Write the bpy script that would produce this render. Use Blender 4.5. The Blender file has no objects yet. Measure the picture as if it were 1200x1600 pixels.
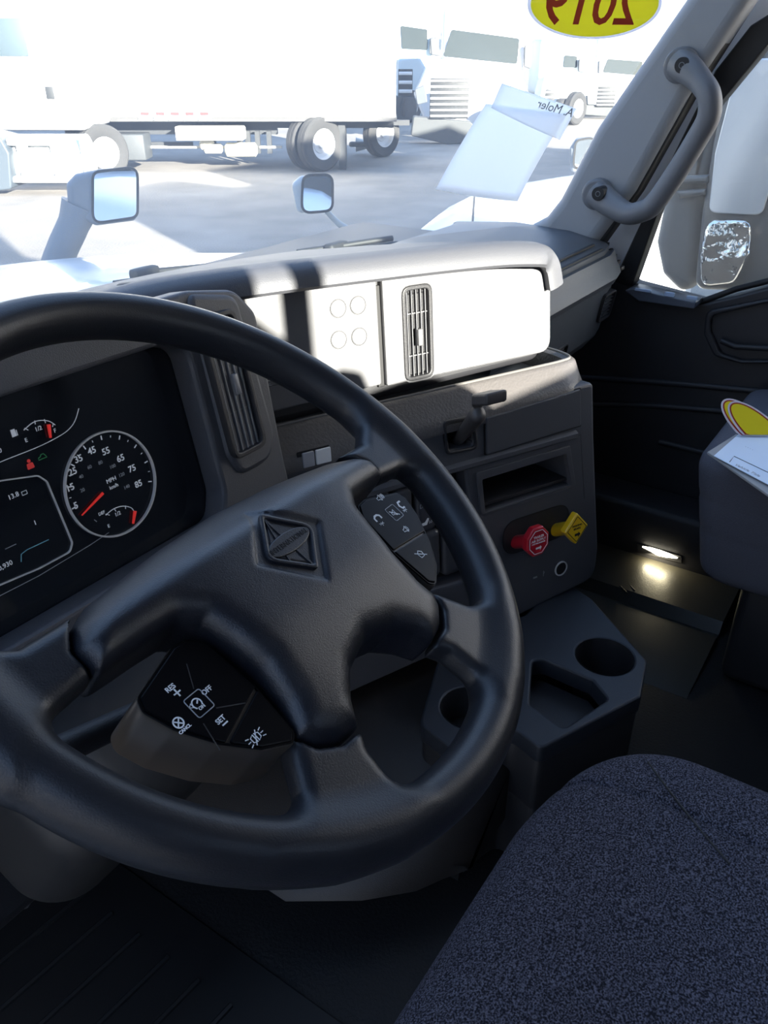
import bpy, bmesh, math, random
import numpy as np
from mathutils import Vector, Matrix
R = math.radians
random.seed(7)
SC = bpy.context.scene
COL = SC.collection

# ------------------------------------------------------------------ camera
FPX = 1280.0
CAM = np.array([-.345, -.345, 1.03])
YAW, PITCH = R(56), R(29.5)
FW = np.array([math.sin(YAW)*math.cos(PITCH), math.cos(YAW)*math.cos(PITCH), -math.sin(PITCH)])
RT = np.array([math.cos(YAW), -math.sin(YAW), 0.0])
UP = np.cross(RT, FW)
cd = bpy.data.cameras.new('camera')
cam = bpy.data.objects.new('camera', cd); COL.objects.link(cam)
cam.matrix_world = Matrix(((RT[0], UP[0], -FW[0], CAM[0]), (RT[1], UP[1], -FW[1], CAM[1]), (RT[2], UP[2], -FW[2], CAM[2]), (0, 0, 0, 1)))
cd.sensor_fit = 'VERTICAL'; cd.sensor_height = 32.0; cd.lens = FPX/1600*32.0
cd.clip_start = .02; cd.clip_end = 500
SC.camera = cam
# ------------------------------------------------------------------ light
SUN_AZ, SUN_EL = R(24), R(15)
SUND = np.array([math.sin(SUN_AZ)*math.cos(SUN_EL), math.cos(SUN_AZ)*math.cos(SUN_EL), -math.sin(SUN_EL)])  # the way sunlight travels
w = bpy.data.worlds.new('sky'); SC.world = w; w.use_nodes = True
nt = w.node_tree; nt.nodes.clear()
o_ = nt.nodes.new('ShaderNodeOutputWorld'); bg = nt.nodes.new('ShaderNodeBackground')
tc = nt.nodes.new('ShaderNodeTexCoord'); sp = nt.nodes.new('ShaderNodeSeparateXYZ'); rp = nt.nodes.new('ShaderNodeValToRGB')
nt.links.new(tc.outputs['Generated'], sp.inputs[0]); nt.links.new(sp.outputs['Z'], rp.inputs[0]); nt.links.new(rp.outputs[0], bg.inputs[0]); nt.links.new(bg.outputs[0], o_.inputs[0])
rp.color_ramp.elements[0].position = 0.0; rp.color_ramp.elements[0].color = (.95, .97, 1, 1)
rp.color_ramp.elements[1].position = .5; rp.color_ramp.elements[1].color = (.38, .59, 1, 1)
bg.inputs[1].default_value = 2.05
sl = bpy.data.lights.new('sun', 'SUN'); sl.energy = 38; sl.angle = R(.6); sl.color = (1, .93, .82)
so = bpy.data.objects.new('sun', sl); COL.objects.link(so)
so.rotation_mode = 'QUATERNION'; so.rotation_quaternion = Vector(SUND).to_track_quat('-Z', 'Y'); so.location = (-3, -8, 4)
SC.view_settings.view_transform = 'Standard'; SC.view_settings.look = 'None'
SC.view_settings.exposure = 0.0; SC.view_settings.gamma = 1; SC.view_settings.use_curve_mapping = False
SC.cycles.max_bounces = 6; SC.cycles.diffuse_bounces = 3; SC.cycles.transparent_max_bounces = 16
SC.cycles.caustics_reflective = False; SC.cycles.caustics_refractive = False
SC.cycles.sample_clamp_indirect = 6

# ------------------------------------------------------------------ materials
MATS = {}
def mat(name, col, rough=.5, metal=0, bump=None, var=None, coat=0, emit=None, spec=.5):
    if name in MATS: return MATS[name]
    m = bpy.data.materials.new(name); m.use_nodes = True; t = m.node_tree; b = t.nodes['Principled BSDF']
    b.inputs['Base Color'].default_value = (*col, 1); b.inputs['Roughness'].default_value = rough; b.inputs['Metallic'].default_value = metal
    b.inputs['Coat Weight'].default_value = coat; b.inputs['Coat Roughness'].default_value = .05
    b.inputs['Specular IOR Level'].default_value = spec
    if emit: b.inputs['Emission Color'].default_value = (*emit[0], 1); b.inputs['Emission Strength'].default_value = emit[1]
    g = t.nodes.new('ShaderNodeNewGeometry')
    if bump:
        n = t.nodes.new('ShaderNodeTexNoise'); n.inputs['Scale'].default_value = bump[0]; n.inputs['Detail'].default_value = 3
        t.links.new(g.outputs['Position'], n.inputs['Vector'])
        bp = t.nodes.new('ShaderNodeBump'); bp.inputs['Strength'].default_value = bump[1]; bp.inputs['Distance'].default_value = bump[2] if len(bump) > 2 else .001
        t.links.new(n.outputs[0], bp.inputs['Height']); t.links.new(bp.outputs[0], b.inputs['Normal'])
    if var:   # (scale, second colour, lo, hi)
        n = t.nodes.new('ShaderNodeTexNoise'); n.inputs['Scale'].default_value = var[0]; n.inputs['Detail'].default_value = 5
        t.links.new(g.outputs['Position'], n.inputs['Vector'])
        r = t.nodes.new('ShaderNodeValToRGB'); r.color_ramp.elements[0].position = var[2]; r.color_ramp.elements[1].position = var[3]
        r.color_ramp.elements[0].color = (*col, 1); r.color_ramp.elements[1].color = (*var[1], 1)
        t.links.new(n.outputs[0], r.inputs[0]); t.links.new(r.outputs[0], b.inputs['Base Color'])
    MATS[name] = m
    return m
def glassmat(name, tint, haze, hcol=(1, 1, 1), gloss=.5):
    m = bpy.data.materials.new(name); m.use_nodes = True; t = m.node_tree; t.nodes.clear()
    o = t.nodes.new('ShaderNodeOutputMaterial'); tr = t.nodes.new('ShaderNodeBsdfTransparent'); tr.inputs[0].default_value = (*tint, 1)
    tl = t.nodes.new('ShaderNodeBsdfTranslucent'); tl.inputs[0].default_value = (*hcol, 1)
    gl = t.nodes.new('ShaderNodeBsdfGlossy'); gl.inputs['Roughness'].default_value = .02
    fr = t.nodes.new('ShaderNodeFresnel'); fr.inputs[0].default_value = 1.45
    mu = t.nodes.new('ShaderNodeMath'); mu.operation = 'MULTIPLY'; mu.inputs[1].default_value = gloss
    m1 = t.nodes.new('ShaderNodeMixShader'); m2 = t.nodes.new('ShaderNodeMixShader')
    n = t.nodes.new('ShaderNodeTexNoise'); n.inputs['Scale'].default_value = 5; n.inputs['Detail'].default_value = 6
    g = t.nodes.new('ShaderNodeNewGeometry'); t.links.new(g.outputs['Position'], n.inputs['Vector'])
    mr = t.nodes.new('ShaderNodeMapRange'); mr.inputs['From Min'].default_value = .3; mr.inputs['From Max'].default_value = .7
    mr.inputs['To Min'].default_value = haze*.75; mr.inputs['To Max'].default_value = haze*1.25
    t.links.new(n.outputs[0], mr.inputs[0]); t.links.new(mr.outputs[0], m1.inputs[0])
    t.links.new(tr.outputs[0], m1.inputs[1]); t.links.new(tl.outputs[0], m1.inputs[2])
    t.links.new(fr.outputs[0], mu.inputs[0]); t.links.new(mu.outputs[0], m2.inputs[0])
    t.links.new(m1.outputs[0], m2.inputs[1]); t.links.new(gl.outputs[0], m2.inputs[2]); t.links.new(m2.outputs[0], o.inputs[0])
    return m
PL = mat('dash_plastic', (.066, .068, .078), .48, bump=(900, .35))
PLP = mat('panel_plastic', (.105, .105, .112), .5, bump=(900, .2))
PLD = mat('dark_plastic', (.018, .018, .021), .5, bump=(900, .3))
WHEEL = mat('wheel_rubber', (.016, .017, .021), .38, bump=(900, .3, .0005), spec=.42)
HUBM = mat('hub_leather', (.011, .012, .017), .36, bump=(1100, .45, .0005), spec=.55)
BLK = mat('deep_black', (.006, .006, .007), .6)
GLOSS = mat('gloss_black', (.003, .003, .004), .28, spec=.12)
BRN = mat('brown_plastic', (.020, .016, .014), .5, bump=(700, .3))
WHITE = mat('print_white', (.8, .8, .8), .5)
GREYP = mat('print_grey', (.35, .36, .38), .5)
CHR = mat('chrome', (.75, .75, .76), .15, 1)
REDP = mat('red_plastic', (.55, .015, .03), .28, coat=.5)
YELP = mat('yellow_plastic', (.80, .50, .015), .3, coat=.4)
FAB = mat('seat_fabric', (.022, .022, .030), .95, bump=(650, 1, .003), var=(640, (.19, .185, .235), .42, .66), spec=.1)
FAB2 = mat('seat_vinyl', (.10, .10, .12), .8, bump=(500, .8, .002), spec=.2)
PILL = mat('pillar_plastic', (.29, .30, .31), .5, bump=(900, .3))
GRAB = mat('grab_plastic', (.14, .145, .155), .45, bump=(900, .3))
PAINT = mat('white_paint', (.80, .81, .82), .25, coat=.5)
PAINTO = mat('trailer_white', (.80, .80, .79), .5)
DOORM = mat('door_plastic', (.022, .022, .026), .5, bump=(800, .3))
RUB = mat('rubber', (.018, .018, .018), .6)
RUBT = mat('tyre_rubber', (.03, .03, .03), .8, bump=(60, .5, .01))
PAPER = mat('paper', (.72, .80, .90), .7)
PAPW = mat('paper_white', (.8, .82, .85), .7)
CARD = mat('card_edge', (.32, .31, .30), .7)
STY = mat('sticker_yellow', (1.0, .78, .01), .5)
STR = mat('sticker_red', (.42, .03, .02), .5)
STP = mat('sticker_pinkwhite', (.85, .75, .78), .5)
CHAS = mat('chassis_grey', (.03, .033, .036), .6)
STEEL = mat('galvanised_steel', (.40, .40, .38), .4, .3)
DKGL = mat('truck_glass', (.03, .04, .045), .08, spec=.8)
ASPH = mat('asphalt', (.19, .175, .155), .9, bump=(30, .5, .02), var=(1.2, (.27, .25, .225), .35, .7))
NEED = mat('needle_red', (.75, .03, .03), .4, emit=((1, .05, .04), .25))
GAU = mat('gauge_white', (.5, .52, .55), .5, emit=((.75, .82, .95), .16))
GAUD = mat('gauge_dim', (.2, .21, .23), .5, emit=((.6, .7, .85), .05))
GRN = mat('telltale_green', (.02, .12, .05), .5, emit=((.05, .6, .2), .06))
REDT = mat('telltale_red', (.3, .02, .02), .5, emit=((1, .05, .05), .18))
SCRN = mat('screen_face', (.010, .012, .016), .12, spec=.6)
MIRR = mat('mirror_glass', (.85, .88, .9), .02, 1)
LAMPE = mat('lamp_lens', (1, .95, .8), .5, emit=((1, .93, .70), 9))
REFL = mat('red_reflector', (.5, .05, .05), .4)

# ------------------------------------------------------------------ object helpers
def root_of(o):
    while o.parent: o = o.parent
    return o
def mk(name, V, F, m, parent=None, smooth=True, angle=None):
    V = np.asarray(V, float).reshape(-1, 3)
    if parent is not None: org = np.array(root_of(parent).location)
    else:
        lo, hi = V.min(0), V.max(0); org = np.array([(lo[0]+hi[0])/2, (lo[1]+hi[1])/2, lo[2]])
    me = bpy.data.meshes.new(name); me.from_pydata((V-org).tolist(), [], [tuple(f) for f in F]); me.materials.append(m)
    if smooth:
        me.polygons.foreach_set('use_smooth', [True]*len(me.polygons))
        me.update()
        me.set_sharp_from_angle(angle=R(angle or 35))
    o = bpy.data.objects.new(name, me); COL.objects.link(o)
    if parent is not None: o.parent = parent
    else: o.location = org
    return o
def thing(name, label, cat, loc, group=None):
    o = bpy.data.objects.new(name, None); o.empty_display_size = .05; COL.objects.link(o); o.location = loc
    o['label'] = label; o['category'] = cat
    if group: o['group'] = group
    return o
def tag(o, label, cat, group=None):
    o['label'] = label; o['category'] = cat
    if group: o['group'] = group
    return o
def struct(o): o['kind'] = 'structure'; return o
def lab(o, label): o['label'] = label; return o

class Frame:
    def __init__(s, p, e1, e2, n): s.p, s.e1, s.e2, s.n = [np.array(v, float) for v in (p, e1, e2, n)]
    def px(s, x, y, c=0.0):
        d = RT*(x-600)/FPX + UP*(800-y)/FPX + FW; o = s.p + c*s.n
        t = np.dot(o-CAM, s.n)/np.dot(d, s.n); X = CAM + t*d - o
        return (float(X @ s.e1), float(X @ s.e2))
    def pxs(s, L, c=0.0): return [s.px(x, y, c) for x, y in L]
    def w(s, P):
        P = np.asarray(P, float).reshape(-1, 3)
        return s.p + P[:, :1]*s.e1 + P[:, 1:2]*s.e2 + P[:, 2:3]*s.n
def rr(pts, r, n=5):
    """round the corners of a polygon; r number or list"""
    out = []; N = len(pts)
    for i in range(N):
        p = np.array(pts[i]); a = np.array(pts[i-1]); b = np.array(pts[(i+1) % N]); ri = r[i] if isinstance(r, (list, tuple)) else r
        la, lb = np.linalg.norm(a-p), np.linalg.norm(b-p)
        if ri <= 0 or min(la, lb) < 1e-9: out.append(tuple(p)); continue
        ua, ub = (a-p)/la, (b-p)/lb; c = np.clip(np.dot(ua, ub), -1, 1); ang = math.acos(c)
        d = min(ri/max(math.tan(ang/2), .05), la*.48, lb*.48)
        A, B = p+ua*d, p+ub*d
        for k in range(n+1):
            t = k/n; out.append(tuple((1-t)**2*A+2*t*(1-t)*p+t*t*B))
    return out
def circ(cx, cy, r, n=32, ry=None, a0=0):
    ry = ry or r
    return [(cx+r*math.cos(a0+2*math.pi*k/n), cy+ry*math.sin(a0+2*math.pi*k/n)) for k in range(n)]
def rect(x0, y0, x1, y1, r=0, n=4):
    p = [(x0, y0), (x1, y0), (x1, y1), (x0, y1)]
    return rr(p, r, n) if r else p
def smooth_closed(pts, n=6):
    P = np.array(pts); N = len(P); out = []
    for i in range(N):
        p0, p1, p2, p3 = P[i-1], P[i], P[(i+1) % N], P[(i+2) % N]
        for k in range(n):
            t = k/n; out.append(tuple(.5*((2*p1)+(-p0+p2)*t+(2*p0-5*p1+4*p2-p3)*t*t+(-p0+3*p1-3*p2+p3)*t**3)))
    return out
def smooth_open(pts, n=6):
    P = [np.array(p, float) for p in pts]; P = [2*P[0]-P[1]]+P+[2*P[-1]-P[-2]]; out = []
    for i in range(1, len(P)-2):
        p0, p1, p2, p3 = P[i-1:i+3]
        for k in range(n):
            t = k/n; out.append(.5*((2*p1)+(-p0+p2)*t+(2*p0-5*p1+4*p2-p3)*t*t+(-p0+3*p1-3*p2+p3)*t**3))
    out.append(P[-2]); return out
def curve_mesh(loops, z0, z1, bev):
    cu = bpy.data.curves.new('tmp', 'CURVE'); cu.dimensions = '2D'; cu.fill_mode = 'BOTH'
    h = (z1-z0)/2; bev = min(bev, h*.98)
    cu.extrude = max(h-bev, 0); cu.bevel_depth = bev; cu.bevel_resolution = 5 if bev > .015 else (2 if bev > .002 else 1); cu.offset = -bev
    for L in loops:
        s = cu.splines.new('POLY'); s.points.add(len(L)-1)
        for k, p in enumerate(L): s.points[k].co = (p[0], p[1], 0, 1)
        s.use_cyclic_u = True
    return _cv(cu, (z0+z1)/2)
def _cv(cu, zoff):
    o = bpy.data.objects.new('tmp', cu); COL.objects.link(o)
    dg = bpy.context.evaluated_depsgraph_get(); me = o.evaluated_get(dg).to_mesh()
    V = np.zeros(len(me.vertices)*3); me.vertices.foreach_get('co', V); V = V.reshape(-1, 3); V[:, 2] += zoff
    F = [tuple(p.vertices) for p in me.polygons]
    o.evaluated_get(dg).to_mesh_clear(); bpy.data.objects.remove(o); bpy.data.curves.remove(cu)
    return V, F
def shape(name, loops, fr, z0, z1, m, parent=None, bev=.001, flat=False):
    if isinstance(loops[0][0], (int, float, np.floating)): loops = [loops]
    V, F = curve_mesh(loops, z0, z1, bev)
    return mk(name, fr.w(V), F, m, parent, smooth=not flat, angle=30)
def text(name, s, fr, pos, size, m, parent=None, z=0, rot=0, th=.0002, mirror=False, align='CENTER', bold=0.0, xs=1.0):
    cu = bpy.data.curves.new('t', 'FONT'); cu.body = s; cu.size = size; cu.align_x = align; cu.align_y = 'CENTER'; cu.extrude = th; cu.offset = bold; cu.resolution_u = 3
    V, F = _cv(cu, 0); c, sn = math.cos(rot), math.sin(rot)
    V[:, 0] *= xs
    x = V[:, 0]*c-V[:, 1]*sn; y = V[:, 0]*sn+V[:, 1]*c
    if mirror: x = -x
    V = np.stack([x+pos[0], y+pos[1], V[:, 2]+z], 1)
    return mk(name, fr.w(V), F, m, parent, smooth=False)
def sweep(name, path, rad, m, parent=None, n=12, closed=False, sx=1.0, refn=None, cap=True):
    """round tube along 3D path; rad number or list"""
    P = np.array(path, float); N = len(P); V = []; F = []
    T = np.zeros_like(P)
    for i in range(N):
        a = P[i-1] if (i > 0 or closed) else P[i]; b = P[(i+1) % N] if (i < N-1 or closed) else P[i]
        T[i] = (b-a)/max(np.linalg.norm(b-a), 1e-9)
    u = np.array(refn if refn is not None else (0.013, .31, .95)); u = u-T[0]*np.dot(u, T[0]); u /= np.linalg.norm(u)
    for i in range(N):
        u = u-T[i]*np.dot(u, T[i]); u /= max(np.linalg.norm(u), 1e-9); v = np.cross(T[i], u)
        r = rad[i] if isinstance(rad, (list, tuple, np.ndarray)) else rad
        for k in range(n):
            a = 2*math.pi*k/n; V.append(P[i]+r*(math.cos(a)*u+sx*math.sin(a)*v))
    for i in range(N if closed else N-1):
        j = (i+1) % N
        for k in range(n):
            l = (k+1) % n; F.append((i*n+k, i*n+l, j*n+l, j*n+k))
    if not closed and cap: F.append(tuple(range(n-1, -1, -1))); F.append(tuple(range((N-1)*n, N*n)))
    return mk(name, V, F, m, parent, angle=50)
def ribbon(name, pts, fr, wd, z, m, parent=None, closed=False, th=.0004):
    P = np.array([(p[0], p[1]) for p in pts], float); N = len(P); V = []; F = []
    for i in range(N):
        a = P[i-1] if (i > 0 or closed) else P[i]; b = P[(i+1) % N] if (i < N-1 or closed) else P[i]
        t = (b-a)/max(np.linalg.norm(b-a), 1e-9); nn = np.array([-t[1], t[0]])*wd/2
        for q, zz in ((P[i]+nn, z), (P[i]-nn, z), (P[i]-nn, z+th), (P[i]+nn, z+th)): V.append((q[0], q[1], zz))
    for i in range(N if closed else N-1):
        j = (i+1) % N
        for k in range(4):
            l = (k+1) % 4; F.append((i*4+k, i*4+l, j*4+l, j*4+k))
    if not closed: F += [(3, 2, 1, 0), tuple((N-1)*4+k for k in range(4))]
    return mk(name, fr.w(V), F, m, parent, smooth=False)
def loft(name, secs, m, parent=None, caps=True, closed_sec=False, angle=40):
    """secs: list of equal-length point lists in world space"""
    n = len(secs[0]); V = [p for s in secs for p in s]; F = []
    for i in range(len(secs)-1):
        for k in range(n if closed_sec else n-1):
            l = (k+1) % n; F.append((i*n+k, i*n+l, (i+1)*n+l, (i+1)*n+k))
    if caps: F += [tuple(range(n-1, -1, -1)), tuple(range((len(secs)-1)*n, len(secs)*n))]
    return mk(name, V, F, m, parent, angle=angle)
def box(name, lo, hi, m, parent=None, bev=0.0, fr=None, seg=2):
    bm = bmesh.new(); bmesh.ops.create_cube(bm, size=1)
    for v in bm.verts: v.co = [(lo[i]+hi[i])/2+v.co[i]*(hi[i]-lo[i]) for i in range(3)]
    if bev: bmesh.ops.bevel(bm, geom=bm.edges[:], offset=min(bev, .49*min(hi[i]-lo[i] for i in range(3))), segments=seg, affect='EDGES', profile=.5)
    V = np.array([v.co[:] for v in bm.verts]); F = [tuple(x.index for x in f.verts) for f in bm.faces]; bm.free()
    if fr: V = fr.w(V)
    return mk(name, V, F, m, parent, smooth=bool(bev), angle=50)
# signed distance helpers + surface nets
def poly_sd(X, Y, pts):
    P = np.array(pts); d = np.full(X.shape, 1e9); s = np.ones(X.shape)
    N = len(P); j = N-1
    for i in range(N):
        ex, ey = P[j]-P[i]; wx, wy = X-P[i][0], Y-P[i][1]
        t = np.clip((wx*ex+wy*ey)/max(ex*ex+ey*ey, 1e-12), 0, 1); bx, by = wx-ex*t, wy-ey*t
        d = np.minimum(d, bx*bx+by*by)
        c1 = Y >= P[i][1]; c2 = Y < P[j][1]; c3 = ex*wy > ey*wx
        fl = (c1 & c2 & c3) | (~c1 & ~c2 & ~c3); s = np.where(fl, -s, s); j = i
    return s*np.sqrt(d)
def smin(a, b, k):
    h = np.clip(.5+.5*(b-a)/k, 0, 1); return b*(1-h)+a*h-k*h*(1-h)
def smax(a, b, k): return -smin(-a, -b, k)
def rbox(X, Y, Z, c, h, r):
    qx, qy, qz = abs(X-c[0])-h[0]+r, abs(Y-c[1])-h[1]+r, abs(Z-c[2])-h[2]+r
    return np.sqrt(np.maximum(qx, 0)**2+np.maximum(qy, 0)**2+np.maximum(qz, 0)**2)+np.minimum(np.maximum(qx, np.maximum(qy, qz)), 0)-r
def capsule(X, Y, Z, a, b, ra, rb):
    a, b = np.array(a, float), np.array(b, float); d = b-a; L = d@d
    t = np.clip(((X-a[0])*d[0]+(Y-a[1])*d[1]+(Z-a[2])*d[2])/L, 0, 1)
    return np.sqrt((X-a[0]-d[0]*t)**2+(Y-a[1]-d[1]*t)**2+(Z-a[2]-d[2]*t)**2)-(ra+(rb-ra)*t)
def snet(fn, lo, hi, h):
    ax = [np.arange(lo[i], hi[i]+h, h) for i in range(3)]
    X, Y, Z = np.meshgrid(*ax, indexing='ij'); D = fn(X, Y, Z); s = D < 0
    n = np.array(D.shape)-1; cnt = np.zeros(n); acc = np.zeros((*n, 3))
    G = [np.arange(k) for k in n]
    base = np.stack(np.meshgrid(*G, indexing='ij'), -1)
    for a in range(3):
        b, c = (a+1) % 3, (a+2) % 3
        for ob in (0, 1):
            for oc in (0, 1):
                s0 = [slice(0, n[0]), slice(0, n[1]), slice(0, n[2])]; s0[b] = slice(ob, ob+n[b]); s0[c] = slice(oc, oc+n[c]); s1 = list(s0); s1[a] = slice(1, 1+n[a])
                d0, d1 = D[tuple(s0)], D[tuple(s1)]; cr = (d0 < 0) != (d1 < 0)
                t = np.where(cr, d0/np.where(cr, d0-d1, 1), 0)
                acc[..., a] += t*cr; acc[..., b] += ob*cr; acc[..., c] += oc*cr; cnt += cr
    act = cnt > 0; idx = np.full(n, -1); idx[act] = np.arange(act.sum())
    V = (acc[act]/cnt[act][:, None]+base[act])*h+np.array(lo)
    F = []
    for a in range(3):
        b, c = (a+1) % 3, (a+2) % 3
        s0 = [slice(None)]*3; s0[a] = slice(0, n[a]); s0[b] = slice(1, n[b]); s0[c] = slice(1, n[c]); s1 = list(s0); s1[a] = slice(1, n[a]+1)
        d0, d1 = s[tuple(s0)], s[tuple(s1)]; cr = np.argwhere(d0 != d1)
        if not len(cr): continue
        neg = d0[tuple(cr.T)]; q = cr.copy(); q[:, b] += 1; q[:, c] += 1
        def at(db, dc):
            k = q.copy(); k[:, b] += db; k[:, c] += dc; return idx[tuple(k.T)]
        Q = np.stack([at(-1, -1), at(0, -1), at(0, 0), at(-1, 0)], 1); Q[~neg] = Q[~neg][:, ::-1]; F.append(Q)
    return V, np.concatenate(F)
def sdf(name, fn, lo, hi, h, m, parent=None, fr=None):
    V, F = snet(fn, lo, hi, h)
    if fr: V = fr.w(V)
    return mk(name, V, F.tolist(), m, parent, angle=60)

# ------------------------------------------------------------------ frames
nP = np.array([-.418, -.903, .0995]); nP /= np.linalg.norm(nP); e1 = np.cross([0, 0, 1.], nP); e1 /= np.linalg.norm(e1)
FP = Frame((.364, .3, .706), e1, np.cross(nP, e1), nP)                       # centre stack, turned to the driver
t12 = R(12)
FC = Frame((.2, .26, .75), (1, 0, 0), (0, math.sin(t12), math.cos(t12)), (0, -math.cos(t12), math.sin(t12)))    # instrument panel
th, ph = .58, .214
nW = np.array([math.sin(ph)*math.sin(th), -math.cos(ph)*math.sin(th), math.cos(th)]); xw = np.cross([0, 1., 0], nW); xw /= np.linalg.norm(xw); yw = np.cross(nW, xw)
a_ = R(6.5)
FWH = Frame((-.005, 0, .746), math.cos(a_)*xw+math.sin(a_)*yw, -math.sin(a_)*xw+math.cos(a_)*yw, nW)    # steering wheel
FD = Frame((1.38, 0, 0), (0, -1, 0), (0, 0, 1), (-1, 0, 0))                 # passenger door, seen from inside
FK = Frame((0, 0, .25), (1, 0, 0), (0, 1, 0), (0, 0, 1))                     # console tray top
HZ = np.array([math.sin(YAW), math.cos(YAW), 0]); RH = RT
def FT(D): return Frame(CAM*[1, 1, 0]+HZ*D, RH, (0, 0, 1), -HZ)            # upright planes out in the yard, e2 = height
def ray(x, y): return RT*(x-600)/FPX+UP*(800-y)/FPX+FW
def atz(x, y, z): d = ray(x, y); return CAM+d*(z-CAM[2])/d[2]
def atx(x, y, X): d = ray(x, y); return CAM+d*(X-CAM[0])/d[0]
def aty(x, y, Y): d = ray(x, y); return CAM+d*(Y-CAM[1])/d[1]

# ================================================================== STRUCTURE
def wy(x, z): return .36+.45*(1-((x-.4)/.9)**2)-.557*(z-.74)      # the curved, raked windscreen
def hitW(px, py):
    d = ray(px, py); lo, hi = .2, 3.0
    for _ in range(60):
        t = (lo+hi)/2; P = CAM+d*t
        if P[1] < wy(P[0], P[2]): lo = t
        else: hi = t
    return CAM+d*lo
GLW = glassmat('windscreen_glass', (.93, .96, .96), .10)
GLS = glassmat('side_glass', (.93, .96, .96), .03, gloss=.8)
xs = np.linspace(-.52, 1.3, 30); zs = np.linspace(.66, 1.5, 12); V = []; F = []
for off in (0, .005):
    for z in zs:
        for x in xs: V.append((x, wy(x, z)+off, z))
nx, nz = len(xs), len(zs); hN = nx*nz
for j in range(nz-1):
    for i in range(nx-1):
        a = j*nx+i; F.append((a, a+1, a+nx+1, a+nx))
win = struct(mk('window_1', V[:hN], F, GLW))
# rear wall with a rear window split by an added bar, roof, left side, floor, firewall
RW = Frame((0, -1.0, 0), (-1, 0, 0), (0, 0, 1), (0, 1, 0))
wallm = mat('cab_lining', (.10, .10, .11), .8, bump=(300, .3))
struct(shape('wall_rear', [[(-1.45, -.02), (.64, -.02), (.64, 1.62), (-1.45, 1.62)], rr([(-.36, .93), (.175, .93), (.185, 1.09), (.26, 1.165), (.26, 1.27), (-.16, 1.27), (-.36, 1.19)], .03)[::-1]], RW, -.05, 0, wallm, bev=.004))  # unseen opening, its outline cut to shape the sun patch on the fascia
struct(shape('trim_1', rect(.160, .925, .190, 1.275), RW, -.03, .004, BLK, bev=.002))  # unseen divider, added to cast the dark stripe on the fascia
win2 = struct(shape('window_2', rect(-.37, .925, .27, 1.275), RW, -.035, -.03, glassmat('rear_glass', (.95, .97, .97), .01), bev=0, flat=True))
FX = Frame((0, 0, 1.6), (1, 0, 0), (0, 1, 0), (0, 0, 1))
struct(shape('ceiling', rr([(-.68, -1.02), (1.48, -1.02), (1.48, .0), (1.2, .22), (-.5, .22), (-.68, 0)], .05), FX, -.08, .02, wallm, bev=.01))
struct(box('trim_8', (-.62, -.98, 1.63), (1.30, -.35, 2.85), PAINT, bev=.12))      # unseen roof fairing, added to lengthen the cab's shadow on the yard
FL = Frame((-.62, 0, 0), (0, 1, 0), (0, 0, 1), (1, 0, 0))
# left side: closed below and behind, the driver's door stands open in front of it
struct(shape('wall_left', [(-1.0, -.05), (-.55, -.05), (-.55, 1.55), (-1.0, 1.55)], FL, -.05, 0, wallm, bev=.004))
struct(shape('trim_2', [(.30, 0), (.9, 0), (.9, .78), (.52, .80), (.10, 1.55), (.05, 1.55), (.33, .9)], FL, -.05, 0, DOORM, bev=.004))
struct(box('floor', (-.66, -1.02, -.06), (1.48, 1.0, 0), mat('floor_rubber', (.007, .007, .008), .6, bump=(200, .5, .002))))
struct(box('wall_front', (-.66, .62, 0), (1.45, .70, .62), DOORM))
struct(box('trim_3', (-.66, .55, .60), (1.40, .90, .655), DOORM, bev=.01))      # cowl under the windscreen

# ------------------------------------------------------------------ passenger door (setting)
y_ = lambda p: FD.px(*p)
sill = [(-.55, .64), (.12, .600)]
dp = FD.pxs([(950, 425), (990, 446), (1098, 474), (1150, 462), (1215, 445)])
door = struct(shape('door_1', [(-.45, .0), (.95, .0), (.95, .66), (.35, .66)]+[dp[4], dp[3], dp[2], dp[1], dp[0], (-.45, .63)], FD, -.06, 0, DOORM, bev=.006))
# creases and pocket on the door skin
for L in ([(905, 590), (1010, 596), (1100, 603), (1215, 614)], [(905, 632), (1000, 633), (1100, 640), (1215, 650)], [(1030, 690), (1120, 712), (1215, 735)]):
    pts = smooth_open(FD.pxs(L), 5)
    sweep('door_crease', FD.w([(p[0], p[1], .0) for p in pts]), .007, DOORM, door, n=8)
rec = FD.pxs([(1105, 484), (1215, 462), (1215, 566), (1160, 566), (1118, 554), (1102, 520)])
rim = shape('handle_recess', [rr(rec, .02), [(x*.0+x, y) for x, y in rr([(r[0]+(.012 if i in (0, 5, 4) else 0), r[1]+(-.008 if r[1] > .53 else .008)) for i, r in enumerate(rec)], .015)][::-1]], FD, 0, .014, DOORM, door, bev=.004)
hb = FD.pxs([(1130, 530), (1215, 540)])
sweep('pull_handle', FD.w([(hb[0][0], hb[0][1], .012), (hb[0][0]+.03, hb[0][1]-.004, .022), (hb[1][0], hb[1][1], .022)]), .006, PLD, door)
lo = FD.px(1088, 718); sweep('lower_pocket_lip', FD.w([FD.px(1000, 800)+(0.01,), FD.px(1080, 822)+(0.012,), FD.px(1200, 840)+(.012,)]), .008, DOORM, door)
# switch plate on the sill
sp = rr(FD.pxs([(988, 446), (1000, 443), (1098, 464), (1096, 474), (1010, 462)]), .003)
swp = shape('switch_plate', sp, FD, .0, .05, mat('switch_plate_grey', (.10, .11, .13), .3), door, bev=.002)
for a, b in (((993, 449), (1018, 457)), ((1040, 455), (1054, 464)), ((1074, 461), (1090, 469))):
    p, q = FD.px(*a, .05), FD.px(*b, .05)
    shape('window_switch', rect(min(p[0], q[0]), q[1], max(p[0], q[0]), p[1], .002), FD, .05, .055, mat('switch_blue', (.45, .55, .7), .25), door, bev=.001)
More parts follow.
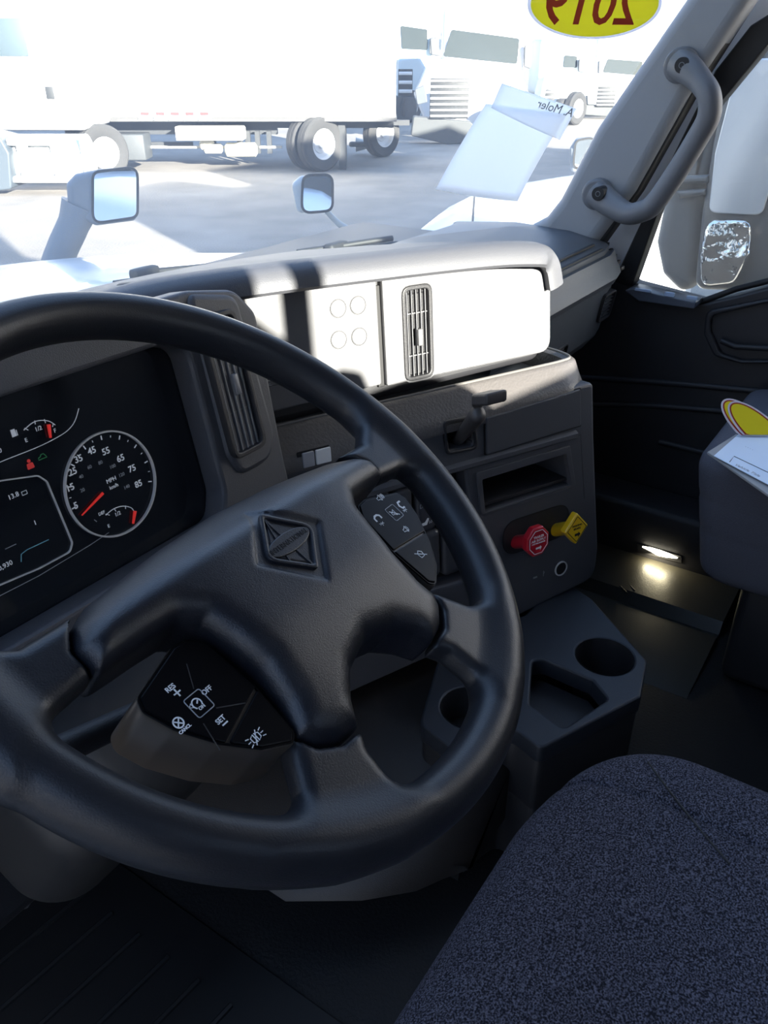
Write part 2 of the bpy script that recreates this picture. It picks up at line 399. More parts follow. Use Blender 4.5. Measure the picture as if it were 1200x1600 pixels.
# window frame and painted jamb
fr = rr(FD.pxs([(960, 440), (990, 447), (1042, 300), (1100, 195), (1215, 55), (1215, 15), (1175, 40), (1120, 110), (1033, 285)]), .01)
struct(shape('trim_4', fr, FD, -.03, .012, BLK, bev=.003))
FJ = Frame((1.395, 0, 0), FD.e1, FD.e2, FD.n)
jb = FJ.pxs([(900, 392), (926, 380), (1000, 245), (1060, 140), (1165, -5), (1215, -60), (1215, 40), (1120, 135), (1036, 292), (972, 452), (958, 452), (955, 405)])
struct(shape('trim_5', jb, FJ, -.03, 0, PAINT, bev=.002))
win3 = FD.pxs([(985, 452), (1040, 292), (1100, 185), (1230, 30), (1230, 460), (1098, 476)])
struct(shape('window_3', win3, FD, -.025, -.02, GLS, bev=0, flat=True))
# beltline rubber of the window at the right
sweep('window_seal', FD.w([FD.px(1090, 474)+(-.004,), FD.px(1150, 452)+(-.004,), FD.px(1215, 436)+(-.004,)]), .006, BLK, door)

# A pillar
FPI = Frame((1.3, 0, 0), FD.e1, FD.e2, FD.n)
pil = rr(FPI.pxs([(790, 372), (850, 340), (872, 312), (930, 200), (1068, 0), (1120, -80), (1225, -80), (1150, 35), (1075, 148), (990, 300), (925, 388), (930, 400)]), [.0, .02, .03, .1, .1, 0, 0, .1, .1, .05, 0, 0])
pillar = struct(shape('trim_6', pil, FPI, -.07, .0, PILL, bev=.022))
FPJ = Frame((1.33, 0, 0), FD.e1, FD.e2, FD.n)
ws = FPJ.pxs([(918, 388), (985, 288), (1075, 130), (1165, -10), (1185, -10), (1092, 136), (1000, 300), (936, 390)])
struct(shape('trim_7', ws, FPJ, -.03, .012, RUB, bev=.004))

# ================================================================== DASHBOARD
dash = thing('dashboard', 'dark grey truck dashboard with centre stack turned to the driver', 'dashboard', (.4, .4, 0.0))
# instrument panel surround: bezel with opening for the dark screen
bz_in = FC.pxs([(-60, 652), (0, 614), (238, 551), (262, 558), (285, 600), (335, 750), (330, 768), (250, 830), (150, 905), (0, 985), (-90, 1030)])
x1 = FC.px(335, 752)[0]
inner = rr([(-.40, .035), (-.030, .0305), (.001, .020), (.0, -.135), (-.012, -.165), (-.40, -.165)], [.0, .02, .03, .03, .02, 0])
outer = rr([(-.44, .075), (.022, .072), (.085, .060), (.108, .03), (.100, -.12), (.098, -.23), (-.44, -.25)], [.02, .03, .03, .02, .02, .01, .02])
shape('instrument_surround', [outer, inner[::-1]], FC, -.028, .004, PL, dash, bev=.005)
shape('instrument_screen', rect(-.43, -.19, .03, .05), FC, -.034, -.027, SCRN, dash, bev=.001)
ZS = -.0265
spd = thing_parent = None
scr = [o for o in dash.children if o.name.startswith('instrument_screen')][0]
# speedometer
def G(x, y): return FC.px(x, y, ZS)
cA, cB = G(90, 760), G(248, 752); ctr = ((cA[0]+cB[0])/2, (G(168, 675)[1]+G(172, 840)[1])/2); rad = (cB[0]-cA[0])/2
rad = (rad+(G(168, 675)[1]-G(172, 840)[1])/2)/2
ribbon('speedometer_ring', circ(ctr[0], ctr[1], rad, 72), FC, .0017, ZS, mat('ring_light', (.55, .55, .55), .3), dash, closed=True, th=.003)
for s, q in (('5', (117, 791)), ('15', (108, 763)), ('25', (112, 738)), ('35', (121, 718)), ('45', (142, 705)), ('55', (164, 706)), ('65', (187, 717)), ('75', (205, 733)), ('85', (215, 757))):
    text('speed_numeral', s, FC, (G(*q)[0]+.0012, G(*q)[1]), .0090, GAU, dash, z=ZS, bold=.00012)
for s, q in (('20', (129, 766)), ('40', (127, 745)), ('60', (140, 730)), ('80', (157, 723)), ('100', (176, 729)), ('120', (190, 742)), ('140', (198, 761))):
    text('kilometre_numeral', s, FC, G(*q), .0048, GAUD, dash, z=ZS)
text('dial_unit', 'MPH', FC, G(174, 750), .0058, GAU, dash, z=ZS); text('dial_unit', 'km/h', FC, G(178, 760), .0052, GAU, dash, z=ZS)
a0 = math.atan2(G(113, 795)[1]-ctr[1], G(113, 795)[0]-ctr[0]) % (2*math.pi); a1 = math.atan2(G(240, 752)[1]-ctr[1], G(240, 752)[0]-ctr[0])
for k in range(17):
    a = a0+(a1-a0)*k/16; big = k % 2 == 0; r0 = rad*(.86 if big else .88); r1_ = rad*(.94 if big else .92)
    ribbon('dial_tick', [(ctr[0]+r0*math.cos(a), ctr[1]+r0*math.sin(a)), (ctr[0]+r1_*math.cos(a), ctr[1]+r1_*math.sin(a))], FC, .0011 if big else .0006, ZS, GAU, dash)
def needle(p, q, w0=.0016, w1=.0032):
    a, b = np.array(G(*p)), np.array(G(*q)); t = (b-a)/np.linalg.norm(b-a); nn = np.array([-t[1], t[0]])
    return shape('needle', [tuple(a-nn*w0/2), tuple(b-nn*w1/2), tuple(b+nn*w1/2), tuple(a+nn*w0/2)], FC, ZS+.001, ZS+.003, NEED, dash, bev=.0003)
needle((126, 805), (159, 770), .0008, .0026)
needle((206, 818), (209, 798)); needle((77, 684), (74, 663))
def arcpx(L): return [tuple(p) for p in smooth_open([G(*q) for q in L], 6)]
ribbon('gauge_arc', arcpx([(165, 805), (176, 796), (190, 791), (204, 793), (210, 800)]), FC, .0007, ZS, GAU, dash)
ribbon('gauge_arc', arcpx([(37, 672), (50, 661), (62, 657), (76, 658), (86, 664)]), FC, .0007, ZS, GAU, dash)
for p, q in (((54, 657), (55, 663)), ((69, 655), (71, 661)), ((38, 669), (44, 672)), ((83, 662), (82, 667)), ((178, 794), (181, 799)), ((196, 790), (196, 795)), ((165, 803), (171, 805))):
    ribbon('gauge_tick', [G(*p), G(*q)], FC, .0006, ZS, GAU, dash)
for s, q, z_ in (('1/2', (60, 670), .0056), ('E', (41, 688), .0052), ('F', (86, 673), .0052), ('1/2', (184, 803), .0056), ('E', (170, 822), .0048), ('DEF', (159, 802), .0044)):
    text('gauge_letter', s, FC, G(*q), z_, GAU, dash, z=ZS)
fp = G(21, 677); shape('fuel_symbol', [(fp[0]-.0022, fp[1]-.003), (fp[0]+.0022, fp[1]-.003), (fp[0]+.002, fp[1]+.0035), (fp[0]-.002, fp[1]+.0035)], FC, ZS, ZS+.0004, GAU, dash, bev=0, flat=True)
ribbon('fuel_symbol', [(fp[0]+.003, fp[1]-.003), (fp[0]+.0032, fp[1]+.002)], FC, .0007, ZS, GAU, dash)
ribbon('dial_line', arcpx([(-40, 741), (0, 722), (60, 698), (95, 680), (110, 668), (118, 655), (123, 638)]), FC, .0006, ZS, GAU, dash)
ribbon('dial_line', arcpx([(147, 812), (151, 815)]), FC, .0007, ZS, GAUD, dash)
ribbon('display_frame', rr([G(-60, 772), G(0, 751), G(58, 743), G(72, 752), G(112, 848), G(108, 862), G(60, 888), G(-40, 930)], .006), FC, .0012, ZS, mat('ring_light', (.55, .55, .55), .3), dash, closed=True, th=.002)
text('display_text', '13.8', FC, G(21, 775), .0062, GAU, dash, z=ZS); bx_ = G(38, 770)
ribbon('battery_symbol', [(bx_[0]-.0024, bx_[1]-.0016), (bx_[0]+.0024, bx_[1]-.0016), (bx_[0]+.0024, bx_[1]+.0016), (bx_[0]-.0024, bx_[1]+.0016)], FC, .0005, ZS, GAU, dash, closed=True)
text('display_text', '60,930', FC, G(6, 885), .0062, GAU, dash, z=ZS); text('display_text', '1', FC, G(55, 817), .0062, GAU, dash, z=ZS); text('display_text', '0', FC, G(0, 704), .0062, GAU, dash, z=ZS)
ribbon('display_line', [G(33, 878), G(33, 866), G(42, 859), G(76, 843)], FC, .0006, ZS, mat('display_teal', (.1, .3, .4), .5, emit=((.3, .7, .9), .08)), dash)
ribbon('display_line', [G(8, 858), G(25, 850)], FC, .0006, ZS, GAUD, dash)
ribbon('screen_edge_line', [G(-20, 941), G(60, 900), G(140, 852), G(170, 832)], FC, .0005, ZS, GAUD, dash)
# telltales: a red seat-belt figure and a small green car
tx = G(46, 724); shape('warning_lamp', circ(tx[0], tx[1]+.0022, .0017, 12), FC, ZS, ZS+.0004, REDT, dash, bev=0, flat=True)
shape('warning_lamp', rr([(tx[0]-.0035, tx[1]-.005), (tx[0]+.0035, tx[1]-.005), (tx[0]+.003, tx[1]+.0002), (tx[0]-.003, tx[1]+.0002)], .001), FC, ZS, ZS+.0004, REDT, dash, bev=0, flat=True)
tx = G(66, 715); ribbon('telltale_lamp', [(tx[0]-.0042, tx[1]-.001), (tx[0]-.0036, tx[1]+.001), (tx[0]-.0016, tx[1]+.0014), (tx[0]-.0006, tx[1]+.003), (tx[0]+.0022, tx[1]+.003), (tx[0]+.0034, tx[1]+.001), (tx[0]+.0045, tx[1]-.001)], FC, .0007, ZS, GRN, dash, closed=True)

# louvred air vents
def vent(fr_, x0, y0, x1, y1, z, m, cross=(.3, .74), nv=6, slm=None, frw=.006, tab=.5, hz=False):
    f = shape('air_vent', [rect(x0, y0, x1, y1, .012), rect(x0+frw, y0+frw, x1-frw, y1-frw, .007)[::-1]], fr_, z-.02, z+.003, m, dash, bev=.0015)
    shape('vent_well', rect(x0+.002, y0+.002, x1-.002, y1-.002, .006), fr_, z-.028, z-.02, BLK, f, bev=.001)
    a, b, c, d = x0+frw, y0+frw, x1-frw, y1-frw
    for k in range(nv):
        if hz: u = b+(d-b)*(k+.5)/nv; box('louvre', (a, u-.0009, z-.007), (c, u+.0005, z-.001), slm or m, f, fr=fr_)
        else: u = a+(c-a)*(k+.5)/nv; box('louvre', (u-.0007, b, z-.006), (u+.0005, d, z-.001), slm or m, f, fr=fr_)
    for t in cross:
        if hz: u = a+(c-a)*t; box('cross_bar', (u-.0007, b, z-.012), (u+.0007, d, z-.003), slm or m, f, fr=fr_)
        else: u = b+(d-b)*t; box('cross_bar', (a, u-.0007, z-.012), (c, u+.0007, z-.003), slm or m, f, fr=fr_)
    if tab:
        u, v = (a+c)/2+.003, b+(d-b)*tab; box('vent_tab', (u-.0035, v-.011, z-.006), (u+.0035, v+.011, z+.003), slm or m, f, fr=fr_, bev=.001)
    return f
# wing with the driver's vent: raised rounded pod
shape('vent_pod', rr([(.016, .070), (.082, .055), (.090, -.10), (.075, -.128), (.025, -.128), (.014, -.10)], [.01, .02, .02, .025, .02, .02]), FC, -.01, .009, PL, dash, bev=.006)
vent(FC, .0165, -.107, .0685, .045, .012, PLD, nv=5, slm=mat('vent_grey', (.20, .20, .21), .4))

# centre fascia (two plates with the dark slot between), blanks, usb
fz = .0
L1 = rr([(-.022, -.068), (.1545, -.062), (.1545, .082), (-.022, .098)], .004)
fasc = shape('centre_fascia', [L1], FP, -.012, fz, PLP, dash, bev=.002)
for q in ((528, 482), (559, 477), (529, 531), (561, 526)):
    c = FP.px(*q); bl = shape('button_blank', circ(c[0], c[1], .0105, 28), FP, -.001, .0012, PLP, fasc, bev=.0008)
    ribbon('blank_ring', circ(c[0], c[1], .0112, 28), FP, .0007, 0, PLD, fasc, closed=True)
us = FP.px(417, 583); shape('usb_socket', rect(us[0]-.0035, us[1]-.010, us[0]+.0035, us[1]+.010), FP, 0, .001, STEEL, fasc, bev=.0004)
shape('usb_slot', rect(us[0]-.001, us[1]-.0085, us[0]+.0028, us[1]+.0085), FP, .001, .0014, BLK, fasc, bev=.0001)
um = FP.px(419, 603); ribbon('usb_mark', [(um[0]-.005, um[1]), (um[0]+.005, um[1])], FP, .0006, 0, GREYP, fasc); ribbon('usb_mark', [(um[0]-.002, um[1]), (um[0], um[1]+.002), (um[0]+.003, um[1]+.002)], FP, .0005, 0, GREYP, fasc)
ribbon('panel_seam', [(-.022, -.034), (.02, -.034)], FP, .0008, 0, PLD, fasc)
shape('storage_slot', rect(.1545, -.068, .164, .064), FP, -.02, -.008, BLK, dash, bev=.001)
vx0, vx1, vy0, vy1 = .1915, .238, -.0665, .0585
L2 = rr([(.163, -.066), (.446, -.066), (.443, .0), (.441, .060), (.163, .078)], [.003, .02, 0, .03, .003])
fas2 = shape('passenger_side_fascia', [L2, rect(vx0, vy0, vx1, vy1, .012)[::-1]], FP, -.012, fz, PLP, dash, bev=.002)
shape('fascia_backing', rr([(-.025, -.09), (.44, -.08), (.436, .05), (-.025, .10)], .02), FP, -.06, -.013, PLD, dash, bev=.01)
vent(FP, vx0, vy0, vx1, vy1, -.002, PLD, cross=(.24, .73), nv=5, slm=PLP, frw=.0055, tab=.45)
# brow over the fascia: a lip that runs across and turns down at the right end
prof = [(-.10, -.010), (-.05, .004), (.0, .009), (.022, .007), (.033, .001), (.040, -.009), (.041, -.018), (.036, -.022), (.0, -.020), (-.1, -.024)]   # (c, b)
bpath = smooth_open([(-.30, .055), (-.22, .082), (-.14, .098), (-.02, .101), (.144, .0985), (.30, .094), (.376, .088), (.418, .080), (.442, .062), (.452, .030)], 5)
secs = []
for i, p in enumerate(bpath):
    a = bpath[max(i-1, 0)]; b = bpath[min(i+1, len(bpath)-1)]; t = (b-a)/np.linalg.norm(b-a); nn = np.array([-t[1], t[0]])
    fade = 1.0 if p[0] < .40 else max(.35, 1-(p[0]-.40)*18)
    secs.append(FP.w([(p[0]+nn[0]*q[1], p[1]+nn[1]*q[1], q[0]*(fade if q[0] > 0 else 1)) for q in prof]))
loft('brow', secs, PL, dash, closed_sec=True)
# dash top from the brow to the windscreen
V = []; F = []; NX, NY = 44, 8
for i in range(NX+1):
    a = i/NX
    pa = -.75+a*1.2; bb = float(np.interp(pa, [-.75, -.25, -.14, -.02, .144, .376, .45], [.03, .075, .100, .106, .1035, .094, .08]))
    P0 = FP.w([(pa, bb, -.02)])[0]
    if pa < -.17: kk = min(1, (-.17-pa)/.12); P0 = P0*(1-kk)+np.array([P0[0], .285, .815])*kk
    Yb = wy(P0[0]+.05*a, .70)-.06
    for j in range(NY+1):
        t = j/NY; V.append((P0[0]+.1*a*t, P0[1]*(1-t)+max(Yb, P0[1]+.1)*t, P0[2]*(1-t**1.2)+.70*t**1.2))
for i in range(NX):
    for j in range(NY): k = i*(NY+1)+j; F.append((k, k+NY+1, k+NY+2, k+1))
mk('dash_top', V, F, PL, dash)
shape('brow_back', rr([(-.16, .05), (.425, .04), (.42, .085), (.36, .095), (-.16, .105)], .01), FP, -.03, -.012, PLD, dash, bev=.004)
# tray: lip around a basin, slope below it
TP = rr([(.0, .0), (-.02, .012), (.485, .012), (.50, -.14), (.3, -.14)], [0, 0, .045, .0, 0])[1:-1]
tp = smooth_open([(-.03, .012), (.10, .012), (.25, .012), (.40, .012), (.455, .011), (.482, .002), (.493, -.03), (.497, -.08), (.50, -.16)], 4)
prof = [(-.012, -.04), (-.009, -.004), (-.004, 0), (.004, 0), (.009, -.004), (.030, -.026), (.036, -.034), (.037, -.05)]
secs = []
for i, p in enumerate(tp):
    a = tp[max(i-1, 0)]; b = tp[min(i+1, len(tp)-1)]; t = (b-a)/np.linalg.norm(b-a); nn = np.array([t[1], -t[0]])
    if nn[1] < -.2: nn = -nn
    nn = np.array([abs(nn[0]) if p[0] > .4 else nn[0], nn[1]])
    k = 1.0 if p[0] < .45 else max(.35, 1-(p[0]-.45)*14)
    secs.append(FP.w([(p[0]+nn[0]*q[0]*(k if q[0] > .009 else 1), -.082+q[1], p[1]+nn[1]*q[0]*(k if q[0] > .009 else 1)) for q in prof]))
TRM = mat('tray_plastic', (.085, .078, .076), .42, bump=(260, .5, .0015))
loft('tray_lip', secs, TRM, dash, caps=False)
sweep('lip_bead', FP.w([(p[0], -.0815, p[1]) for p in tp]), .0024, mat('lip_plastic', (.11, .105, .10), .35), dash, n=8)  # bead added in a lighter plastic to paint the highlight along the lip
TF = Frame(FP.w([(0, -.118, 0)])[0], FP.e1, -FP.n, FP.e2)     # floor of the tray; e2 runs forward
shape('tray_floor', [(-.03, -.01), (.49, -.01), (.49, .16), (-.03, .16)], TF, -.004, 0, PLD, dash, bev=.001)
# lower stack body with openings for slot and lever well
CF = .046
slot = FP.pxs([(752, 749), (882, 709), (891, 757), (757, 801)], CF)
lev = FP.pxs([(695, 664), (736, 655), (740, 697), (700, 704)], CF)
swo = FP.pxs([(606, 752), (726, 728), (748, 900), (640, 930)], CF)
body = rr([(-.03, -.112), (.492, -.112), (.500, -.2), (.524, -.40), (.520, -.455), (.30, -.475), (-.03, -.49)], [0, .012, 0, .05, .03, 0, 0])
bd = shape('stack_body', [body, rr(slot, .002)[::-1], rr(lev, .006)[::-1], rr(swo, .01)[::-1]], FP, -.16, CF, PL, dash, bev=.006)
shape('radio_slot_back', rect(.27, -.29, .46, -.19), FP, -.06, -.05, BLK, bd, bev=.001)
shape('slot_shelf', rect(.275, -.262, .455, -.257), FP, -.05, .04, PLD, bd, bev=.0005)
fr_ = rr(FP.pxs([(742, 738), (889, 695), (898, 756), (750, 804)], CF), .003)
shape('radio_slot_frame', [fr_, rr(slot, .002)[::-1]], FP, CF, CF+.003, PL, bd, bev=.0015)
dr = rr(FP.pxs([(757, 652), (905, 607), (906, 664), (758, 710)], CF), .003)
shape('drawer_gap', rr(FP.pxs([(755, 650), (907, 605), (908, 666), (756, 712)], CF), .003), FP, CF, CF+.0006, BLK, bd, bev=.0001)
shape('drawer_front', dr, FP, CF, CF+.004, PL, bd, bev=.002)
ribbon('panel_seam', [(-.02, -.192), (.24, -.190), (.47, -.190), (.485, -.30)], FP, .0012, CF-.0002, PLD, bd)
sh = [FP.w([(a, b, CF+c) for b, c in ((-.180, 0), (-.184, .006), (-.190, .006), (-.194, 0))]) for a in (-.02, .46)]
loft('belt_ridge', sh, PL, bd)
# trailer brake lever
lw = shape('lever_surround', [rr(FP.pxs([(690, 657), (741, 647), (745, 701), (696, 711)], CF), .008), rr(lev, .006)[::-1]], FP, CF, CF+.004, PLD, bd, bev=.002)
shape('lever_well', rect(.21, -.175, .285, -.10), FP, .0, .01, BLK, bd, bev=.001)
la = FP.px(712, 692, .02); lb = FP.px(742, 648, .085); lc = FP.px(762, 622, .108)
lever = sdf('brake_lever', lambda X, Y, Z: smin(capsule(X, Y, Z, (la[0], la[1], .02), (lb[0], lb[1], .09), .0075, .0115),
            rbox(X-(lc[0]+.002), Y-lc[1]-(Z-.108)*.25, Z-.108, (0, 0, 0), (.0165, .008, .017), .003), .012),
            (la[0]-.03, la[1]-.03, .0), (lc[0]+.05, lc[1]+.04, .15), .002, mat('lever_plastic', (.075, .068, .066), .4, bump=(600, .3)), dash, fr=FP)
# brake valve knobs
cp = FP.pxs([(775, 838), (795, 818), (880, 800), (898, 812), (893, 840), (872, 858), (800, 872), (780, 862)], CF)
shape('valve_recess', rect(.322, -.352, .452, -.296, .027, 8), FP, CF, CF+.0015, PLD, dash, bev=.001)
ribbon('valve_outline', rect(.322, -.352, .452, -.296, .027, 8), FP, .0014, CF+.001, BLK, dash, closed=True, th=.001)
def valve(q, base, m, oct_, l1, txt, lb_):
    c = FP.px(*q, .098); b = FP.px(*base, CF)
    st = sweep('valve_stem', FP.w([(b[0], b[1], CF), (b[0]*.3+c[0]*.7, b[1]*.3+c[1]*.7, .08), (c[0], c[1], .093)]), .0105, m, dash, n=20)
    k = 8 if oct_ else 4; r = .0222 if oct_ else .0235
    pts = circ(c[0], c[1], r, k, ry=r*1.12, a0=math.pi/8 if oct_ else 0); pts = rr(pts, .003)
    kn = lab(shape('valve_knob', pts, FP, .090, .103, m, dash, bev=.003), lb_)
    ribbon('knob_rim', [(c[0]+(x-c[0])*.80, c[1]+(y-c[1])*.80) for x, y in pts], FP, .001, .103, WHITE if oct_ else BLK, kn, closed=True, th=.0003)
    for s, dy, sz in txt: text('knob_lettering', s, FP, (c[0], c[1]+dy), sz, WHITE if oct_ else BLK, kn, z=.1032, bold=.00008)
    if oct_: shape('knob_arrow', [(c[0]-.005, c[1]-.011), (c[0]+.003, c[1]-.011), (c[0]+.003, c[1]-.014), (c[0]+.006, c[1]-.009), (c[0]+.003, c[1]-.006), (c[0]+.003, c[1]-.008), (c[0]-.005, c[1]-.008)], FP, .103, .1033, WHITE, kn, bev=0, flat=True)
    else: shape('knob_arrow', [(c[0]-.004, c[1]-.011), (c[0]+.003, c[1]-.011), (c[0]+.003, c[1]-.014), (c[0]+.007, c[1]-.009), (c[0]+.003, c[1]-.005), (c[0]+.003, c[1]-.007), (c[0]-.004, c[1]-.007)], FP, .103, .1033, BLK, kn, bev=0, flat=True)
valve((838, 845), (806, 847), REDP, True, '', (('TRAILER', .0085, .0052), ('AIR SUPPLY', .0030, .0052), ('NOT FOR PARKING', -.0015, .0028)), 'red octagonal trailer air supply knob')
valve((898, 825), (868, 828), YELP, False, '', (('PARKING', .006, .0046), ('BRAKE', .0008, .0046)), 'yellow diamond parking brake knob')
c = FP.px(876, 888, CF); ribbon('socket_ring', circ(c[0], c[1], .0118, 32), FP, .0020, CF, mat('ring_light', (.55, .55, .55), .3), bd, closed=True, th=.002)
shape('power_socket', circ(c[0], c[1], .0105, 28), FP, CF, CF+.001, BLK, bd, bev=.0003)
c = FP.px(836, 902, CF); shape('usb_socket', rect(c[0]-.004, c[1]-.0015, c[0]+.004, c[1]+.0015), FP, CF, CF+.0008, STEEL, bd, bev=.0002)
c = FP.px(849, 896, CF); ribbon('usb_mark', [(c[0], c[1]-.005), (c[0], c[1]+.005)], FP, .0008, CF, GREYP, bd); ribbon('usb_mark', [(c[0], c[1]-.001), (c[0]+.002, c[1]+.001), (c[0]+.002, c[1]+.003)], FP, .0006, CF, GREYP, bd)
# switch bank
shape('switch_bank_back', rr([(.10, -.44), (.30, -.44), (.29, -.16), (.10, -.16)], .01), FP, .0, .02, BLK, bd, bev=.002)
for q0, q1, t_ in (((618, 768), (646, 822), None), ((650, 772), (681, 826), 'SUSP'), ((686, 762), (712, 815), None)):
    p, q = FP.px(*q0, CF), FP.px(*q1, CF); sw = sdf('rocker_switch', lambda X, Y, Z, p=p, q=q: rbox(X, Y, Z-(.0005/.001)*0, ((p[0]+q[0])/2, (p[1]+q[1])/2, .034), (abs(q[0]-p[0])/2, abs(q[1]-p[1])/2, .014), .006),
        (p[0]-.004, q[1]-.004, .015), (q[0]+.004, p[1]+.004, .052), .0015, mat('switch_plastic', (.05, .052, .06), .35), bd, fr=FP)
    if t_:
        text('switch_lettering', 'SUSP', FP, ((p[0]+q[0])/2, p[1]-.012), .0085, GREYP, sw, z=.0482, bold=.0001); text('switch_lettering', 'DUMP', FP, ((p[0]+q[0])/2, p[1]-.020), .0085, GREYP, sw, z=.0482, bold=.0001)
for q in ((666, 817), (690, 809)):
    c = FP.px(*q, .05)
    s_ = shape('heated_seat_symbol', rr([(c[0]-.006, c[1]-.004), (c[0]+.002, c[1]-.004), (c[0]+.006, c[1]+.005), (c[0]+.003, c[1]+.006), (c[0]-.001, c[1]+.0005), (c[0]-.006, c[1]+.0002)], .001), FP, .0485, .0488, WHITE, bd, bev=0, flat=True)
    for k in range(2): ribbon('heat_line', [(c[0]+.006+k*.003, c[1]-.003), (c[0]+.0075+k*.003, c[1]-.001), (c[0]+.006+k*.003, c[1]+.001)], FP, .0007, .0485, WHITE, bd)
for q0, q1 in (((658, 834), (690, 900)), ((692, 826), (722, 893))):
    p, q = FP.px(*q0, CF), FP.px(*q1, CF)
    sdf('switch_blank', lambda X, Y, Z, p=p, q=q: rbox(X, Y, Z, ((p[0]+q[0])/2, (p[1]+q[1])/2, .028), (abs(q[0]-p[0])/2+.001, abs(q[1]-p[1])/2, .02), .010),
        (p[0]-.006, q[1]-.006, .005), (q[0]+.006, p[1]+.006, .054), .0018, mat('switch_plastic', (.05, .052, .06), .35), bd, fr=FP)
for k in range(2):
    p, q = FP.px(612, 752+k*13, CF), FP.px(655, 738+k*13, CF); sweep('bank_rib', FP.w([(p[0]-.01, p[1], .042), (q[0]+.02, p[1], .042)]), .004, PL, bd)
# left part of the stack below the tray: fuse-like small cover near the hub
p, q = FP.px(463, 707, CF), FP.px(505, 725, CF); shape('toggle_recess', rect(p[0], q[1], q[0]+.01, p[1], .002), FP, CF, CF+.001, BLK, bd, bev=.0003)
shape('toggle_switch', rect(p[0]+.006, q[1]+.002, p[0]+.022, p[1]-.002, .002), FP, CF+.001, CF+.004, mat('switch_grey', (.35, .35, .37), .3), bd, bev=.001); shape('toggle_switch', rect(p[0]+.024, q[1]+.002, p[0]+.045, p[1]-.002, .002), FP, CF+.001, CF+.004, mat('switch_white', (.75, .75, .75), .3), bd, bev=.001)
# lower shroud left of the stack, closing the dash behind the wheel
shape('knee_panel', rr([(-.5, -.20), (.12, -.20), (.16, -.30), (.1, -.42), (-.5, -.42)], .03), FC, -.06, -.02, PLD, dash, bev=.015)

# passenger side of the dash
def X2(pts, x): return [(x, p[0], p[1]) for p in pts]
topm = mat('dash_blue_grey', (.075, .085, .10), .42, bump=(700, .3))
pf = [(.56, .70), (.42, .712), (.30, .708), (.222, .693), (.214, .688), (.213, .679), (.207, .677), (.201, .681), (.197, .672), (.193, .660), (.186, .651), (.182, .640), (.188, .628), (.196, .622), (.204, .56), (.212, .520), (.235, .490), (.30, .44), (.56, .40)]
loft('passenger_dash', [X2(pf, x) for x in (.76, .95, 1.15, 1.25)]+[[(1.305, p[0]+.012, p[1]) for p in pf], [(1.335, p[0]+.04, .55+(p[1]-.55)*.93) for p in pf]], topm, dash, closed_sec=True, angle=25)
FPD = Frame((0, .204, .57), (1, 0, 0), (0, -.153, .988), (0, -.988, -.153))
ax0, ax1 = 1.215, 1.292
vent(FPD, 1.225, -.018, 1.292, .040, .004, PLD, hz=True, nv=7, cross=(.5,), slm=PL, frw=.004, tab=0)
vent(FPD, 1.02, -.075, 1.085, -.018, .004, PLD, hz=True, nv=6, cross=(.5,), slm=PL, frw=.004, tab=0)
# demister slots on top, end vent
for yy, zz in ((.236, .700), (.219, .693)):
    box('demister_slot', (.80, yy-.003, zz-.004), (1.245, yy+.003, zz-.0005), BLK, dash)
for k in range(5): box('side_demister_bar', (1.312+.002*k, .196+.010*k, .640+.010*k), (1.330+.002*k, .202+.010*k, .647+.010*k), BLK, dash, bev=.001)
# ================================================================== STEERING WHEEL
Rr, rt_ = .2135, .0172
wheel = thing('steering_wheel', 'large black two-pod steering wheel with moulded hub, in front of the instruments', 'steering wheel', tuple(FWH.p-nW*.02))
XC = -.006
def mir(P): return [(XC-(x-XC), y) for x, y in P]
usp = [(.095, .012), (.14, .008), (.168, .008), (.190, .022), (.212, .045), (.222, .0), (.214, -.045), (.198, -.037), (.18, -.030), (.15, -.027), (.10, -.03)]
lsp = [(.075, -.10), (.094, -.124), (.108, -.144), (.125, -.155), (.150, -.153), (.12, -.185), (.08, -.205), (.052, -.205), (.058, -.185), (.054, -.158), (.042, -.140), (.03, -.115)]
usp = [(x+XC*.5, y) for x, y in usp]; lsp = [(x+XC*.5, y) for x, y in lsp]
def rimf(X, Y, Z):
    x2, y2 = X[:, :, 0], Y[:, :, 0]; rho = np.sqrt(X*X+Y*Y)
    d = np.sqrt(((rho-Rr)/1.0)**2+(Z*.93)**2)-rt_
    for P in (usp, mir(usp), lsp, mir(lsp)):
        s = poly_sd(x2, y2, P)[:, :, None]
        e = np.maximum(s+.009, 0); f = abs(Z-.0005)-.011+.009; g = np.maximum(f, 0)
        q = np.sqrt(e*e+g*g)+np.minimum(np.maximum(s+.009, f), 0)-.009
        d = smin(d, q, .014)
    hubcut = poly_sd(x2, y2, HUBP)[:, :, None]      # thin gap where the pad meets the spokes
    return smax(d, -(hubcut-.0008), .002)
hr = [(0, .026), (.055, .022), (.095, .017), (.120, .014), (.142, .004), (.153, -.010), (.152, -.029), (.115, -.030), (.098, -.031), (.088, -.040), (.084, -.055), (.080, -.080), (.083, -.105), (.090, -.122), (.084, -.134), (.070, -.143), (.050, -.146), (.040, -.132), (.025, -.119), (.0, -.112)]
HUBP = [(x+XC, y) for x, y in hr]+[(XC-x, y) for x, y in hr[-2:0:-1]]
sdf('rim', rimf, (-.236, -.236, -.022), (.236, .236, .022), .0021, WHEEL, wheel, fr=FWH)
